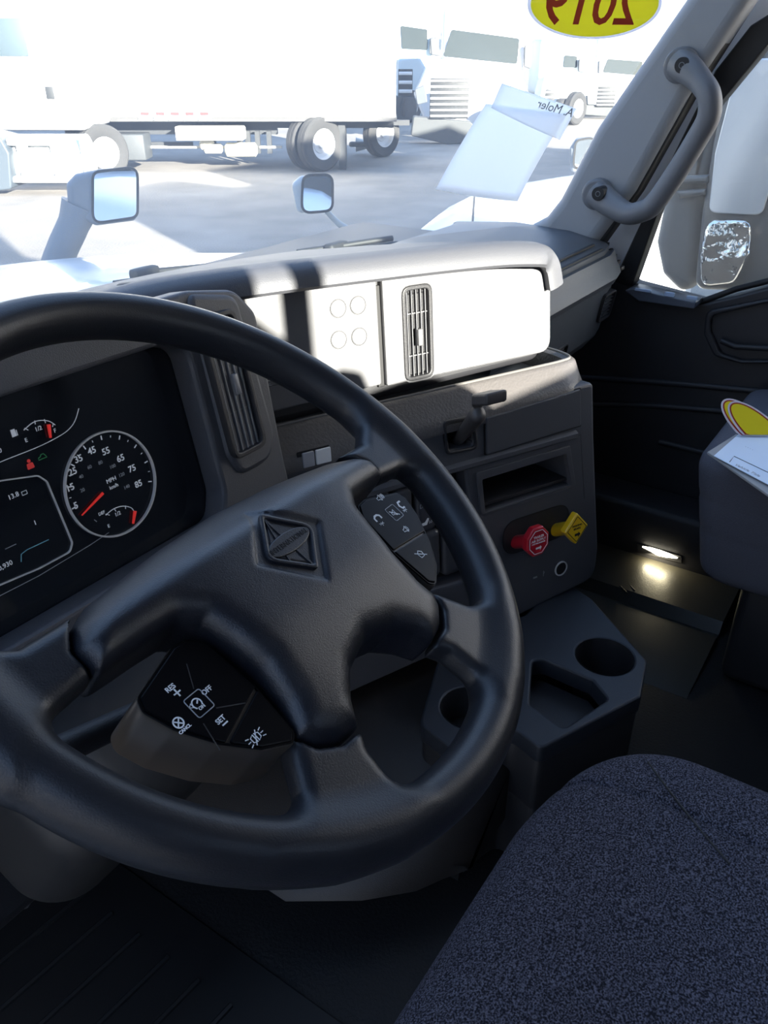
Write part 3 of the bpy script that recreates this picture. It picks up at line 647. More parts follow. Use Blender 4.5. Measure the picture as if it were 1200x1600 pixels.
def hubf(X, Y, Z):
    x2, y2 = X[:, :, 0], Y[:, :, 0]; s = poly_sd(x2, y2, HUBP)+.0012
    xr = abs(x2-XC)
    ss = lambda t: np.clip(t, 0, 1)**2*(3-2*np.clip(t, 0, 1))
    h = .030-smax((y2+.008)/.034, 0*y2, .22)*.030-ss((xr-.05)/.12)*.009
    h = h-ss((-y2-.06)/.09)*.012
    h = h-.007*np.clip(1-(-s)/.018, 0, 1)**2
    # emblem recess rim
    u = (x2-EC[0]); v = (y2-EC[1]); dd = abs(u)/.034+abs(v)/.034
    h = h-.0018*(dd < 1.0)
    a = Z-h[:, :, None]; b = -.018-Z
    return smax(smax(s[:, :, None]+0*Z, a, .009), b, .004)
EC = FWH.px(450, 849, .028)
hub = sdf('hub_pad', hubf, (-.166, -.156, -.024), (.152, .036, .036), .0021, HUBM, wheel, fr=FWH)
# emblem: raised diamond frame, cross ribs and an oval band
dm = [FWH.px(*q, .028) for q in ((403, 805), (487, 822), (496, 891), (415, 879))]
dmi = [(EC[0]+(x-EC[0])*.84, EC[1]+(y-EC[1])*.84) for x, y in dm]
em = shape('emblem', [rr(dm, [.003, .008, .003, .008]), rr(dmi, [.002, .006, .002, .006])[::-1]], FWH, .026, .0305, HUBM, hub, bev=.0012)
dms = [(EC[0]+(x-EC[0])*.74, EC[1]+(y-EC[1])*.74) for x, y in dm]
shape('emblem_field', rr(dms, .003), FWH, .026, .0288, HUBM, em, bev=.001)
ribbon('emblem_rib', [dmi[0], dmi[2]], FWH, .0016, .0285, HUBM, em, th=.001); ribbon('emblem_rib', [dmi[0], (EC[0]-.012, EC[1]-.012)], FWH, .001, .0285, HUBM, em, th=.001)
ov = [(EC[0]+.022*math.cos(t)*1.0, EC[1]+.007*math.sin(t)) for t in np.linspace(0, 2*math.pi, 32, endpoint=False)]
shape('emblem_oval', ov, FWH, .028, .0302, HUBM, em, bev=.0008)
text('emblem_lettering', 'INTERNATIONAL', FWH, (EC[0], EC[1]), .0052, BLK, em, z=.0303)
# pods
podR = [(.153, -.055), (.150, -.047), (.112, -.036), (.101, -.037), (.0935, -.046), (.092, -.06), (.090, -.085), (.093, -.118), (.098, -.122), (.116, -.112), (.133, -.094), (.147, -.072)]
podL_ = [(x+.010, y-.002) for x, y in mir(podR)]; podR = [(x-.006, y+.003) for x, y in podR]
def pod(P, s):
    b = shape('button_pod', rr(P, .014, 8), FWH, -.034, .0105, mat('pod_body', (.075, .060, .048), .30), wheel, bev=.002)
    cx = sum(p[0] for p in P)/len(P); cy = sum(p[1] for p in P)/len(P)
    Q = [(cx+(x-cx)*.95, cy+(y-cy)*.95) for x, y in P]
    ribbon('pod_edge', rr([(cx+(x-cx)*.97, cy+(y-cy)*.97) for x, y in P], .004), FWH, .0010, .0105, GLOSS, b, closed=True, th=.0012)
    return b, Q
ZB = .0125
bL, QL = pod(podL_, -1); bR, QR = pod(podR, 1)
def clip_poly(P, a, b):  # keep the side left of a->b
    out = []; n = len(P); f = lambda p: (b[0]-a[0])*(p[1]-a[1])-(b[1]-a[1])*(p[0]-a[0])
    for i in range(n):
        p, q = P[i], P[(i+1) % n]; fp_, fq = f(p), f(q)
        if fp_ >= 0: out.append(p)
        if fp_*fq < 0: t = fp_/(fp_-fq); out.append((p[0]+(q[0]-p[0])*t, p[1]+(q[1]-p[1])*t))
    return out
def keypad(b, Q, l0, l1, cen):
    """one big cross pad above the split line, a lone key below, a square key in the middle"""
    a, c = FWH.px(*l0, ZB), FWH.px(*l1, ZB); g = .0008
    dv = np.array(c)-np.array(a); dv /= np.linalg.norm(dv); nn = np.array([-dv[1], dv[0]])
    up_, dn = clip_poly(Q, tuple(a+nn*g), tuple(c+nn*g)), clip_poly(Q, tuple(np.array(c)-nn*g), tuple(np.array(a)-nn*g))
    k = []
    for P in (up_, dn):
        if len(P) > 2: k.append(shape('button', rr(P, .0015), FWH, .0105, ZB, GLOSS, b, bev=.0008))
    cc = FWH.px(*cen, ZB); ribbon('centre_button_edge', rect(cc[0]-.0063, cc[1]-.0063, cc[0]+.0063, cc[1]+.0063, .0016), FWH, .0005, ZB, GREYP, b, closed=True, th=.0003)
    return cc
ccL = keypad(bL, QL, (345, 1180), (388, 1100), (311, 1099))
ccR = keypad(bR, QR, (625, 855), (662, 832), (616, 801))
def W(x, y): return FWH.px(x, y, ZB+.0003)
for s, q, z_ in (('RES', (262, 1072), .0060), ('OFF', (330, 1070), .0060), ('SET', (342, 1122), .0060), ('CANCL', (294, 1143), .0036), ('ON', (319, 1107), .0040)):
    text('button_lettering', s, FWH, W(*q), z_, WHITE, bL, z=ZB+.0001, bold=.00012)
p = W(277, 1082); ribbon('plus_mark', [(p[0]-.0035, p[1]), (p[0]+.0035, p[1])], FWH, .0012, ZB, WHITE, bL); ribbon('plus_mark', [(p[0], p[1]-.0035), (p[0], p[1]+.0035)], FWH, .0012, ZB, WHITE, bL)
p = W(352, 1130); ribbon('minus_mark', [(p[0]-.003, p[1]), (p[0]+.003, p[1])], FWH, .0012, ZB, WHITE, bL)
p = W(279, 1129); ribbon('cancel_ring', circ(p[0], p[1], .0042, 24), FWH, .0011, ZB, WHITE, bL, closed=True)
for s in (-1, 1): ribbon('cancel_cross', [(p[0]-.003, p[1]-.003*s), (p[0]+.003, p[1]+.003*s)], FWH, .0010, ZB, WHITE, bL)
p = W(308, 1099); ribbon('cruise_symbol', [(p[0]+.0042*math.cos(a), p[1]+.0042*math.sin(a)) for a in np.linspace(-.8, 4.0, 18)], FWH, .0010, ZB, WHITE, bL); ribbon('cruise_symbol', [p, (p[0]+.0025, p[1]+.002)], FWH, .0012, ZB, WHITE, bL)
ribbon('cruise_symbol', [(p[0]-.0075, p[1]+.001), (p[0]-.0045, p[1]+.003), (p[0]-.0045, p[1]-.001)], FWH, .0009, ZB, WHITE, bL, closed=True)
p = W(400, 1152)
for sx_ in (-1, 1):
    ribbon('marker_light_symbol', [(p[0]+sx_*.001, p[1]-.0035), (p[0]+sx_*.001, p[1]+.0035), (p[0]+sx_*.0045, p[1]+.002), (p[0]+sx_*.0045, p[1]-.002)], FWH, .0009, ZB, WHITE, bL, closed=True)
    for k in (-1, 0, 1): ribbon('marker_light_ray', [(p[0]+sx_*.006, p[1]+k*.0028), (p[0]+sx_*.009, p[1]+k*.0038)], FWH, .0008, ZB, WHITE, bL)
ribbon('marker_light_symbol', [(p[0]-.004, p[1]-.005), (p[0]+.004, p[1]+.005)], FWH, .0008, ZB, WHITE, bL)
for a, b in (((292, 1037), (303, 1076)), ((338, 1106), (384, 1098)), ((318, 1130), (344, 1172))): ribbon('button_groove', [W(*a), W(*b)], FWH, .0006, ZB-.0002, mat('groove', (.03, .03, .033), .4), bL)
def speaker(q, bars, cross=False):
    c = W(*q); ribbon('speaker_symbol', [(c[0]-.004, c[1]-.0015), (c[0]-.0015, c[1]-.0015), (c[0]+.0015, c[1]-.004), (c[0]+.0015, c[1]+.004), (c[0]-.0015, c[1]+.0015), (c[0]-.004, c[1]+.0015)], FWH, .0008, ZB, WHITE, bR, closed=True)
    for k in range(bars): ribbon('sound_wave', [(c[0]+.003+k*.0018, c[1]-.003), (c[0]+.0042+k*.0018, c[1]), (c[0]+.003+k*.0018, c[1]+.003)], FWH, .0007, ZB, WHITE, bR)
    if cross: ribbon('mute_stroke', [(c[0]-.005, c[1]+.004), (c[0]+.005, c[1]-.005)], FWH, .0009, ZB, WHITE, bR)
speaker((593, 778), 3); speaker((616, 801), 0, True); speaker((634, 827), 1)
c = W(590, 809); ribbon('hang_up_symbol', [(c[0]-.005, c[1]-.003), (c[0]-.005, c[1]+.001), (c[0]-.002, c[1]+.003), (c[0]+.002, c[1]+.003), (c[0]+.005, c[1]+.001), (c[0]+.005, c[1]-.003)], FWH, .0022, ZB, WHITE, bR)
c = W(626, 789); ribbon('call_symbol', [(c[0]+.004, c[1]+.004), (c[0]-.001, c[1]+.004), (c[0]-.003, c[1]+.0), (c[0]-.001, c[1]-.004), (c[0]+.003, c[1]-.004)], FWH, .0022, ZB, WHITE, bR)
for q in ((597, 818), (633, 797)): text('track_symbol', '>|<', FWH, W(*q), .0048, WHITE, bR, z=ZB+.0001, bold=.0001)
c = W(657, 865); ribbon('lamp_off_symbol', [(c[0]-.003, c[1]-.004), (c[0]-.004, c[1]+.001), (c[0], c[1]+.004), (c[0]+.004, c[1]+.001), (c[0]+.003, c[1]-.004)], FWH, .0008, ZB, WHITE, bR, closed=True); ribbon('lamp_off_symbol', [(c[0]-.007, c[1]+.004), (c[0]+.007, c[1]-.005)], FWH, .0008, ZB, WHITE, bR)
def shrink(b, anchors, k):
    A = [W(*q) for q in anchors]
    for o in b.children:
        if not any(t in o.name for t in ('symbol', 'mark', 'ring', 'cross', 'ray', 'wave', 'stroke', 'light')) or 'groove' in o.name: continue
        me = o.data; n = len(me.vertices); v = np.zeros(n*3); me.vertices.foreach_get('co', v); v = v.reshape(-1, 3)+np.array(wheel.location)
        q = (v-FWH.p); u = np.stack([q@FWH.e1, q@FWH.e2], 1).mean(0); a = min(A, key=lambda p: (p[0]-u[0])**2+(p[1]-u[1])**2)
        c = FWH.w([(a[0], a[1], ZB)])[0]; v = c+(v-c)*k-np.array(wheel.location); me.vertices.foreach_set('co', v.ravel()); me.update()
shrink(bL, [(277, 1082), (352, 1130), (279, 1129), (308, 1099), (400, 1152)], .70)
shrink(bR, [(593, 778), (616, 801), (634, 827), (590, 809), (626, 789), (597, 818), (633, 797), (657, 865)], .75)
# spoke backs and the column shroud
sdf('wheel_core', lambda X, Y, Z: rbox(X, Y, Z, (XC, -.055, -.03), (.055, .045, .022), .018), (XC-.07, -.115, -.06), (XC+.07, .01, .0), .003, PLD, wheel, fr=FWH)

colm = thing('steering_column', 'dark rounded column shroud running down from the steering wheel hub', 'steering column', (-.03, .15, 0))
sdf('column_shroud', lambda X, Y, Z: smin(capsule(X, Y*1.0, Z, (0, -.045, -.07), (0, -.03, -.24), .052, .060), rbox(X, Y, Z, (-.02, -.02, -.34), (.080, .065, .09), .05), .04),
    (-.13, -.14, -.47), (.11, .10, .0), .005, mat('shroud_plastic', (.018, .017, .017), .5), colm, fr=FWH)
st0 = FWH.w([(.05, -.10, -.12)])[0]
sweep('column_stalk', [FWH.w([(.04, -.05, -.09)])[0], FWH.w([(.15, -.02, -.08)])[0], FWH.w([(.205, -.005, -.075)])[0]], [.008, .009, .011], PLD, colm)
sweep('wiper_stalk', [FWH.w([(-.04, -.05, -.09)])[0], FWH.w([(-.16, -.03, -.07)])[0], FWH.w([(-.20, -.02, -.065)])[0]], [.008, .009, .011], PLD, colm)
t0, t1 = aty(140, 1325, .27), aty(40, 1402, .24)
tl = sweep('tilt_lever', [t0, (t0+t1)/2, t1], .0035, PLD, colm); tp_ = aty(34, 1408, .238)
sweep('lever_tip', [t1+(t1-t0)*-.06, t1, tp_, tp_+(tp_-t1)*.8], [.003, .008, .009, .005], mat('grey_tip', (.2, .2, .24), .3), colm)

# ================================================================== TUNNEL, CONSOLE, FLOOR
secs = []
for y, z_, q_ in ((.60, 0, 0), (.30, 0, 0), (.13, 0, 0), (.05, 0, .055), (.0, 0, .105), (-.02, -.008, .14), (-.04, -.03, .17)):
    secs.append([(.16+q_, y, .075), (.135+q_, y, .085), (.15+q_, y, .105+z_), (.33, y, .175+z_), (.375, y, .197+z_), (.41, y, .20+z_), (.80, y, .19+z_), (.80, y, .08)])
tun = tag(loft('tunnel_cover', secs, BRN, None, angle=50), 'brownish grey engine tunnel cover sloping down beneath the steering wheel', 'tunnel cover')
box('tunnel_base', (.34, -.01, 0), (.78, .60, .08), BLK, tun)
con = thing('floor_console', 'black floor console with two cup holders and a rectangular tray below the centre stack', 'console', (.6, 0, 0))
def K(L): return FK.pxs(L)
top = rr(K([(690, 1010), (820, 960), (880, 905), (925, 935), (1012, 1032), (1002, 1088), (845, 1170), (795, 1130), (720, 1180), (655, 1130)]), [0, 0, .0, .01, .02, .01, .012, .02, .02, .02])
cA = K([(945, 1025)])[0]; cB = K([(735, 1105)])[0]
tr = rr(K([(832, 1032), (850, 1030), (925, 1062), (950, 1092), (880, 1138), (828, 1100)]), .01)
csl = mat('console_plastic', (.017, .021, .029), .5, bump=(800, .3))
shape('console_top', [top, circ(cA[0], cA[1], .042)[::-1], circ(cB[0], cB[1], .040)[::-1], tr[::-1]], FK, -.03, 0, csl, con, bev=.004)
top2 = [(sum(p[0] for p in top)/len(top)*.02+x*.98, y*.98+sum(p[1] for p in top)/len(top)*.02) for x, y in top]
shape('console_base', [top2], FK, -.249, -.11, PLD, con, bev=.01)
shape('console_side', [top2, [(cx_*.96+.04*.6, cy_*.94) for cx_, cy_ in top2][::-1]], FK, -.12, -.028, PLD, con, bev=.002)
for c, r in ((cA, .042), (cB, .040)):
    V = []; F = []; n = 32
    for z, q in ((0, r), (-.07, r*.93), (-.075, r*.85)):
        for k in range(n): V.append((c[0]+q*math.cos(2*math.pi*k/n), c[1]+q*math.sin(2*math.pi*k/n), z))
    for i in range(2):
        for k in range(n): l = (k+1) % n; F.append((i*n+k, i*n+l, (i+1)*n+l, (i+1)*n+k))
    F.append(tuple(range(2*n, 3*n)))
    mk('cup_holder', FK.w(V), F, PLD, con)
ct = (sum(p[0] for p in tr)/len(tr), sum(p[1] for p in tr)/len(tr))
shape('tray_bottom', [tr], FK, -.045, -.04, PLD, con, bev=.001)
# riser between stack and console
shape('console_riser', rr([(.28, -.46), (.50, -.45), (.52, -.56), (.26, -.56)], .01), FP, -.14, -.06, BLK, con, bev=.006)
# floor mat with ribs
FM = Frame((0, 0, 0), (1, 0, 0), (0, 1, 0), (0, 0, 1))
fm = thing('floor_mat', 'black ribbed rubber floor mat under the driver pedals', 'floor mat', (-.2, .2, 0))
shape('mat_sheet', rect(-.55, -.35, .09, .58, .04), FM, 0, .004, mat('mat_rubber', (.006, .006, .007), .5), fm, bev=.002)
for k in range(16):
    yy = -.30+k*.055; sweep('mat_rib', [(-.52, yy, .004), (-.2, yy+.01, .004), (.03, yy-.005, .004)], .004, mat('mat_rubber', (.006, .006, .007), .5), fm, n=6)
sc_ = thing('footwell_panel', 'dark footwell side panel lit by the courtesy lamp', 'panel', (1.15, .05, 0))
ft_ = mat('footwell_plastic', (.030, .028, .022), .42, bump=(400, .3))
secs = [[(.90, y, 0), (.92, y, .004), (1.02, y, .012), (1.09, y, .018), (1.10, y, .006), (1.115, y, .006), (1.13, y, .030), (1.20, y, .036), (1.262, y, .040), (1.262, y, 0)] for y in (-.17, -.08, .1, .30)]
loft('side_panel', secs, ft_, sc_, angle=30)
box('kick_panel', (1.262, -.18, 0), (1.375, .45, .16), DOORM, sc_, bev=.012)
for q in ((975, 908), (988, 905), (1000, 902)):
    P = atz(q[0]-6, q[1]+8, .030); Q = atz(q[0]+4, q[1]+18, .030); sweep('slot_mark', [P, Q], .002, BLK, sc_, n=6)
FLP = Frame((1.262, 0, 0), FD.e1, FD.e2, FD.n)
lampt = thing('courtesy_lamp', 'slim lit courtesy lamp low in the passenger footwell', 'lamp', tuple(atx(1030, 865, 1.262)))
F8 = [FLP.px(x, y, .010) for x, y in ((1003, 855), (1016, 857), (1030, 861), (1046, 867), (1058, 873), (1040, 871), (1027, 868), (1013, 860))]
shape('lamp_base', rr(FLP.pxs([(996, 848), (1066, 868), (1066, 879), (996, 862)]), .003), FLP, -.0, .004, PLD, lampt, bev=.001)
shape('lamp_lens', F8, FLP, .004, .010, LAMPE, lampt, bev=.0005)
pl_ = bpy.data.lights.new('courtesy_bulb', 'AREA'); pl_.shape = 'RECTANGLE'; pl_.size = .05; pl_.size_y = .012; pl_.energy = .20; pl_.color = (1, .88, .58)
po_ = bpy.data.objects.new('courtesy_bulb', pl_); COL.objects.link(po_); po_.location = tuple(atx(1028, 866, 1.245)-np.array([0, 0, .004])); po_.rotation_euler = (0, R(18), R(90))

# ================================================================== SEATS
seat = thing('driver_seat', 'grey heathered fabric driver seat in the foreground', 'seat', (.02, -.45, 0))
def seatf(X, Y, Z):
    yf = -.155-np.clip(abs(X-.02)-.12, 0, 1)**1.6*.9            # rounded front edge
    sx_ = np.maximum(abs(X-.025)-.275, -1)
    d = smax(smax(sx_, Y-yf, .07), -Y-.72, .05)
    zt = .452-np.clip((Y+.30)/.15, 0, 1)**2*.028-.02*np.clip(1-abs(abs(X-.025)-.20)/.1, 0, 1)*0-.012*np.clip((.17-abs(X-.025))/.17, 0, 1)*np.clip((-.22-Y)/.2, 0, 1)
    d = smax(d, Z-zt, .055); d = smax(d, .30-Z, .02)
    g = np.minimum(abs(X-.025-.185*1)+.0*Y, abs(X-.025+.185))
    seam = np.where((Z > .40) & (Y < -.17), np.exp(-(g/.0035)**2)*.004, 0)
    return d+seam
sdf('seat_cushion', seatf, (-.29, -.76, .28), (.34, -.12, .48), .005, FAB, seat)
def backf(X, Y, Z):
    yb = -.76-.10*(Z-.45)
    w_ = .25-np.clip((Z-.75)/.2, 0, 1)*.12
    d = smax(abs(X-.02)-w_, abs(Y-yb)-.06, .05); d = smax(d, Z-.935, .05); return smax(d, .36-Z, .03)
sdf('backrest', backf, (-.27, -.92, .33), (.31, -.66, .97), .008, FAB, seat)
box('shadow_headrest', (-.115, -.85, .90), (.012, -.77, .985), FAB, seat, bev=.03)  # unseen, added and offset to cast the round shadow on the fascia
box('seat_base', (-.20, -.66, .0), (.24, -.22, .31), PLD, seat, bev=.02)
sweep('seat_seam', smooth_open([atz(x, y, z) for x, y, z in ((1012, 1190, .4512), (1030, 1215, .4518), (1090, 1292, .4520), (1140, 1350, .4520))], 5), .0009, BLK, seat, n=6)
pseat = thing('passenger_seat', 'plain grey passenger seat at the right edge with papers on it', 'seat', (1.15, -.4, 0))
def psf(X, Y, Z):
    d = smax(abs(X-1.155)-.205, Y+.082+(.45-Z)*.20, .05); d = smax(d, -Y-.62, .04)
    d = smax(d, Z-.452, .04); d = smax(d, .215-Z, .03)
    return d+.002*np.exp(-((Z-.37)/.004)**2)+.002*np.exp(-((Z-.31)/.004)**2)
sdf('seat_cushion', psf, (.93, -.66, .20), (1.38, -.06, .47), .006, FAB2, pseat)
box('backrest', (.96, -.80, .40), (1.34, -.64, .86), FAB2, pseat, bev=.04)
box('seat_base', (.99, -.58, .0), (1.32, -.20, .22), PLD, pseat, bev=.02)

# papers and oval cards on the passenger seat
FZ = Frame((0, 0, .478), (1, 0, 0), (0, 1, 0), (0, 0, 1))
pd = FZ.pxs([(1105, 706), (1150, 678), (1225, 690), (1225, 790)])
tag(shape('cardboard_pad', pd, FZ, -.004, 0, CARD, bev=.001), 'grey cardboard pad under the white papers on the passenger seat', 'pad')
FZ2 = Frame((0, 0, .481), (1, 0, 0), (0, 1, 0), (0, 0, 1))
pp = rr(FZ2.pxs([(1115, 712), (1178, 657), (1190, 657), (1240, 672), (1240, 778)]), .002)
pap = tag(shape('document_sheet', pp, FZ2, -.0010, 0, PAPER, bev=.0005), 'white printed document lying on the passenger seat over yellow cards', 'paper')
bx = FZ2.pxs([(1140, 722), (1147, 713), (1210, 743)]); ribbon('printed_frame', [bx[0], bx[1], bx[2]], FZ2, .0012, 0, BLK, pap)
for k, (q, s) in enumerate((((1168, 735), 'Vehicle Title'), ((1172, 700), '. . . .'),)):
    v = FZ2.px(*q); ang = math.atan2(bx[2][1]-bx[1][1], bx[2][0]-bx[1][0]); text('printed_line', s, FZ2, v, .009, GREYP, pap, z=.0001, rot=ang)
FO = Frame(atz(1170, 665, .497), RH, np.array([0, 0, 1])*.8+HZ*.6, np.cross(RH, np.array([0, 0, 1])*.8+HZ*.6))
for k, (dx, c_) in enumerate(((-.012, -.004), (.0, .0))):
    def ovl(r):
        P = [];
        A, B = FO.px(1148+k*9, 640+k*5), FO.px(1215+k*9, 700+k*5)
        d = np.array(B)-np.array(A); L = np.linalg.norm(d)+.02; d /= np.linalg.norm(d); m_ = (np.array(A)+np.array(B))/2; nn = np.array([-d[1], d[0]])
        for t in np.linspace(0, 2*math.pi, 48, endpoint=False): q_ = m_+d*(L*.62+r)*math.cos(t)+nn*(.026+r)*math.sin(t); P.append((q_[0], max(q_[1], -.015+.0*r)))
        return P
    o = tag(shape('oval_card', ovl(0), FO, c_-.0015, c_, STP, bev=.0003), 'oval yellow card with red border, %s of the pair on the passenger seat' % ('back one' if k == 0 else 'front one'), 'card')
    shape('red_border', ovl(-.003), FO, c_, c_+.0004, STR, o, bev=0, flat=True); shape('yellow_field', ovl(-.0055), FO, c_+.0004, c_+.0008, STY, o, bev=0, flat=True)

# ================================================================== GRAB HANDLE
gh = thing('grab_handle', 'grey grab handle bolted to the passenger windscreen pillar', 'handle', tuple(atx(985, 200, 1.26)))
GX = 1.245
gp = [(1064, 101, 1.285), (1080, 112, 1.262), (1097, 130, GX), (1108, 150, 1.235), (1108, 180, 1.235), (1092, 212, 1.24), (1055, 272, 1.24), (1022, 318, 1.24), (1003, 330, 1.24), (982, 334, 1.245), (958, 322, 1.262), (934, 303, 1.285)]
P3 = [atx(x, y, X) for x, y, X in gp]; P3 = smooth_open(P3, 5); n_ = len(P3)
rads = [.026-.0065*min(1, min(i, n_-1-i)/10) for i in range(n_)]
sweep('grip_bar', P3, rads, GRAB, gh, n=18, refn=(1, .1, .2))
for q in ((1065, 102), (934, 303)):
    c = FPI.px(*q, .012); shape('handle_mount', circ(c[0], c[1], .029, 24), FPI, .0, .026, GRAB, gh, bev=.006); c = FPI.px(*q, .056)
    bh = shape('bolt_cover', circ(c[0], c[1], .0125, 20), FPI, .026, .056, BLK, gh, bev=.001); ribbon('bolt_edge', circ(c[0], c[1], .0045, 12), FPI, .0012, .056, GRAB, bh, closed=True)

# ================================================================== ON THE WINDSCREEN
def wframe(px, py, off=-.006):
    P = hitW(px, py); ex = np.array([1, (wy(P[0]+.01, P[2])-wy(P[0]-.01, P[2]))/.02, 0]); ex /= np.linalg.norm(ex)
    ez = np.array([0, -.557, 1.0]); n = np.cross(ex, ez); n /= np.linalg.norm(n); ey = np.cross(n, ex); return Frame(P+n*(-off), ex, ey, n)
F1 = wframe(928, 8, -.012)
oc = FPO = None
def ellpx(fr_, cx, cy, rx, ry, rot, n=56):
    return [fr_.px(cx+rx*math.cos(t)*math.cos(rot)-ry*math.sin(t)*math.sin(rot), cy+rx*math.cos(t)*math.sin(rot)+ry*math.sin(t)*math.cos(rot)) for t in np.linspace(0, 2*math.pi, n, endpoint=False)]
def tl_mat(name, col, tr):
    m = mat(name, col, .5); t = m.node_tree; b = t.nodes['Principled BSDF']; o = t.nodes['Material Output']
    s = t.nodes.new('ShaderNodeBsdfTranslucent'); s.inputs[0].default_value = (*col, 1); mx = t.nodes.new('ShaderNodeMixShader'); mx.inputs[0].default_value = tr
    t.links.new(b.outputs[0], mx.inputs[1]); t.links.new(s.outputs[0], mx.inputs[2]); t.links.new(mx.outputs[0], o.inputs[0]); return m
YT = tl_mat('sticker_yellow_film', (1.0, .96, .16), .88); WT = tl_mat('sticker_white_film', (.9, .88, .9), .7); RTm = tl_mat('sticker_red_film', (.60, .10, .06), .5); PT = tl_mat('paper_film', (1, 1, 1), .85)
s19 = tag(shape('window_sticker', ellpx(F1, 929, 5, 105, 56, -.03), F1, 0, .0006, WT, bev=0, flat=True), 'oval yellow model-year sticker stuck to the top of the windscreen', 'sticker')
shape('yellow_field', ellpx(F1, 929, 5, 100, 52, -.03), F1, .0006, .001, YT, s19, bev=0, flat=True)
a, b = F1.px(868, 12), F1.px(990, 10)
ww = (b[0]-a[0])
text('year_numerals', '2019', F1, F1.px(925, 10), ww*.62, RTm, s19, z=.0012, mirror=True, rot=-math.atan2(b[1]-a[1], b[0]-a[0])*0, bold=.001)
def sheet(fr_, L, curl, name, label):
    P = fr_.pxs(L); n = 10; V = []; F = []
    for off in (0,):
        for i in range(n+1):
            for j in range(n+1):
                u, v = i/n, j/n; p = (1-u)*(1-v)*np.array(P[0])+u*(1-v)*np.array(P[1])+u*v*np.array(P[2])+(1-u)*v*np.array(P[3])
                V.append((p[0], p[1], .004+curl*v*v+.006*math.sin(u*3.1)*v))
    for i in range(n):
        for j in range(n): k = i*(n+1)+j; F.append((k, k+n+1, k+n+2, k+1))
    o = mk(name, fr_.w(V), F, PT); sm = o.modifiers.new('thick', 'SOLIDIFY'); sm.thickness = .0006
    return tag(o, label, 'paper')
F2 = wframe(780, 220)
sB = sheet(F2, [(783, 128), (900, 168), (872, 215), (765, 165)], .004, 'window_paper', 'small white paper taped to the windscreen behind the larger sheet')
sA = sheet(F2, [(758, 160), (884, 176), (803, 306), (676, 287)], .015, 'window_paper', 'large white sheet of paper hanging inside the windscreen')
text('handwriting', 'A. Moler', F2, F2.px(866, 167), .022, GREYP, sB, z=.0065, mirror=True, rot=.25)
# wipers outside the glass
def wpt(px, py, o=.045): P = hitW(px, py); return P+np.array([0, o, 0])
for L, lb_ in (([(205, 449), (260, 441), (330, 434), (378, 429)], 'left wiper resting at the bottom of the windscreen'), ([(440, 418), (500, 408), (560, 399), (610, 391), (650, 385)], 'right wiper resting at the bottom of the windscreen')):
    tw = thing('windscreen_wiper', lb_, 'wiper', tuple(wpt(*L[1])))
    P = [wpt(*q) for q in L]; sweep('wiper_blade', P, .006, RUB, tw, n=8)
    sweep('wiper_arm', [p+np.array([0, .012, .010]) for p in P[1:]], .006, RUB, tw, n=8)
    sdf('wiper_joint', lambda X, Y, Z, c=P[2 if len(P) > 4 else 1]: rbox(X, Y, Z, c+np.array([0, .01, .01]), (.03, .012, .010), .006), P[2 if len(P) > 4 else 1]-.05, P[2 if len(P) > 4 else 1]+.06, .004, RUB, tw)
# ================================================================== OUTSIDE
GZ = -1.2
struct(box('ground', (-60, -40, GZ-.2), (120, 140, GZ), ASPH))
# own bonnet
def hoodobj(name, P, zf, depth, m, label):
    """a bonnet: rings of an outline falling away from a crowned top"""
    P = np.array(smooth_closed(P, 5)); c = P.mean(0); rings = []
    for s, dz in ((0.02, .012), (.35, .010), (.65, .004), (.85, -.004), (.94, -.02), (.985, -.055), (1.0, -.11), (1.01, -.35), (1.01, -depth)):
        q = c+(P-c)*s; rings.append([(x, y, zf(x, y)+dz) for x, y in q])
    return tag(loft(name, rings[::-1], m, None, closed_sec=True, angle=60), label, 'bonnet')
hoodobj('bonnet', [(-.9, .98), (0, 1.05), (.8, 1.02), (1.40, .92), (1.47, 1.3), (1.42, 1.8), (1.15, 2.2), (.5, 2.35), (-.3, 2.35), (-.9, 2.1)], lambda x, y: .60-.12*(y-.86), .9, PAINT, 'white truck bonnet ahead of the dashboard, seen through the windscreen')
FN = Frame((0, 0, .5), (1, 0, 0), (0, 1, 0), (0, 0, 1))
nh = FN.pxs([(612, 378), (690, 320), (742, 295), (820, 280), (890, 269), (960, 258)])
nb = tag(loft('neighbour_bonnet', [[(x, y, .5+dz) for x, y in [(c_[0]+(p[0]-c_[0])*s, c_[1]+(p[1]-c_[1])*s) for p in nh2]] for nh2 in [nh+[(nh[-1][0]+.05, .75), (nh[0][0]+.1, .75)]] for c_ in [(3.0, .95)] for s, dz in ((1.0, -1.2), (1.0, -.10), (.985, -.04), (.95, -.01), (.8, .0), (.05, .02))], PAINT, None, closed_sec=True, angle=60), 'white bonnet of the truck parked alongside, to the right of the windscreen papers', 'bonnet')
q0, q1 = FN.px(742, 296), FN.px(737, 366)
sweep('bonnet_seam', [(q0[0], q0[1], .505), (q1[0], q1[1], .517)], .004, RUB, nb, n=6)
box('bonnet_lamp', (*[min(a, b) for a, b in zip(FN.px(580, 375), FN.px(606, 360))], .44), (*[max(a, b) for a, b in zip(FN.px(580, 375), FN.px(606, 360))], .50), DKGL, nb, bev=.01)

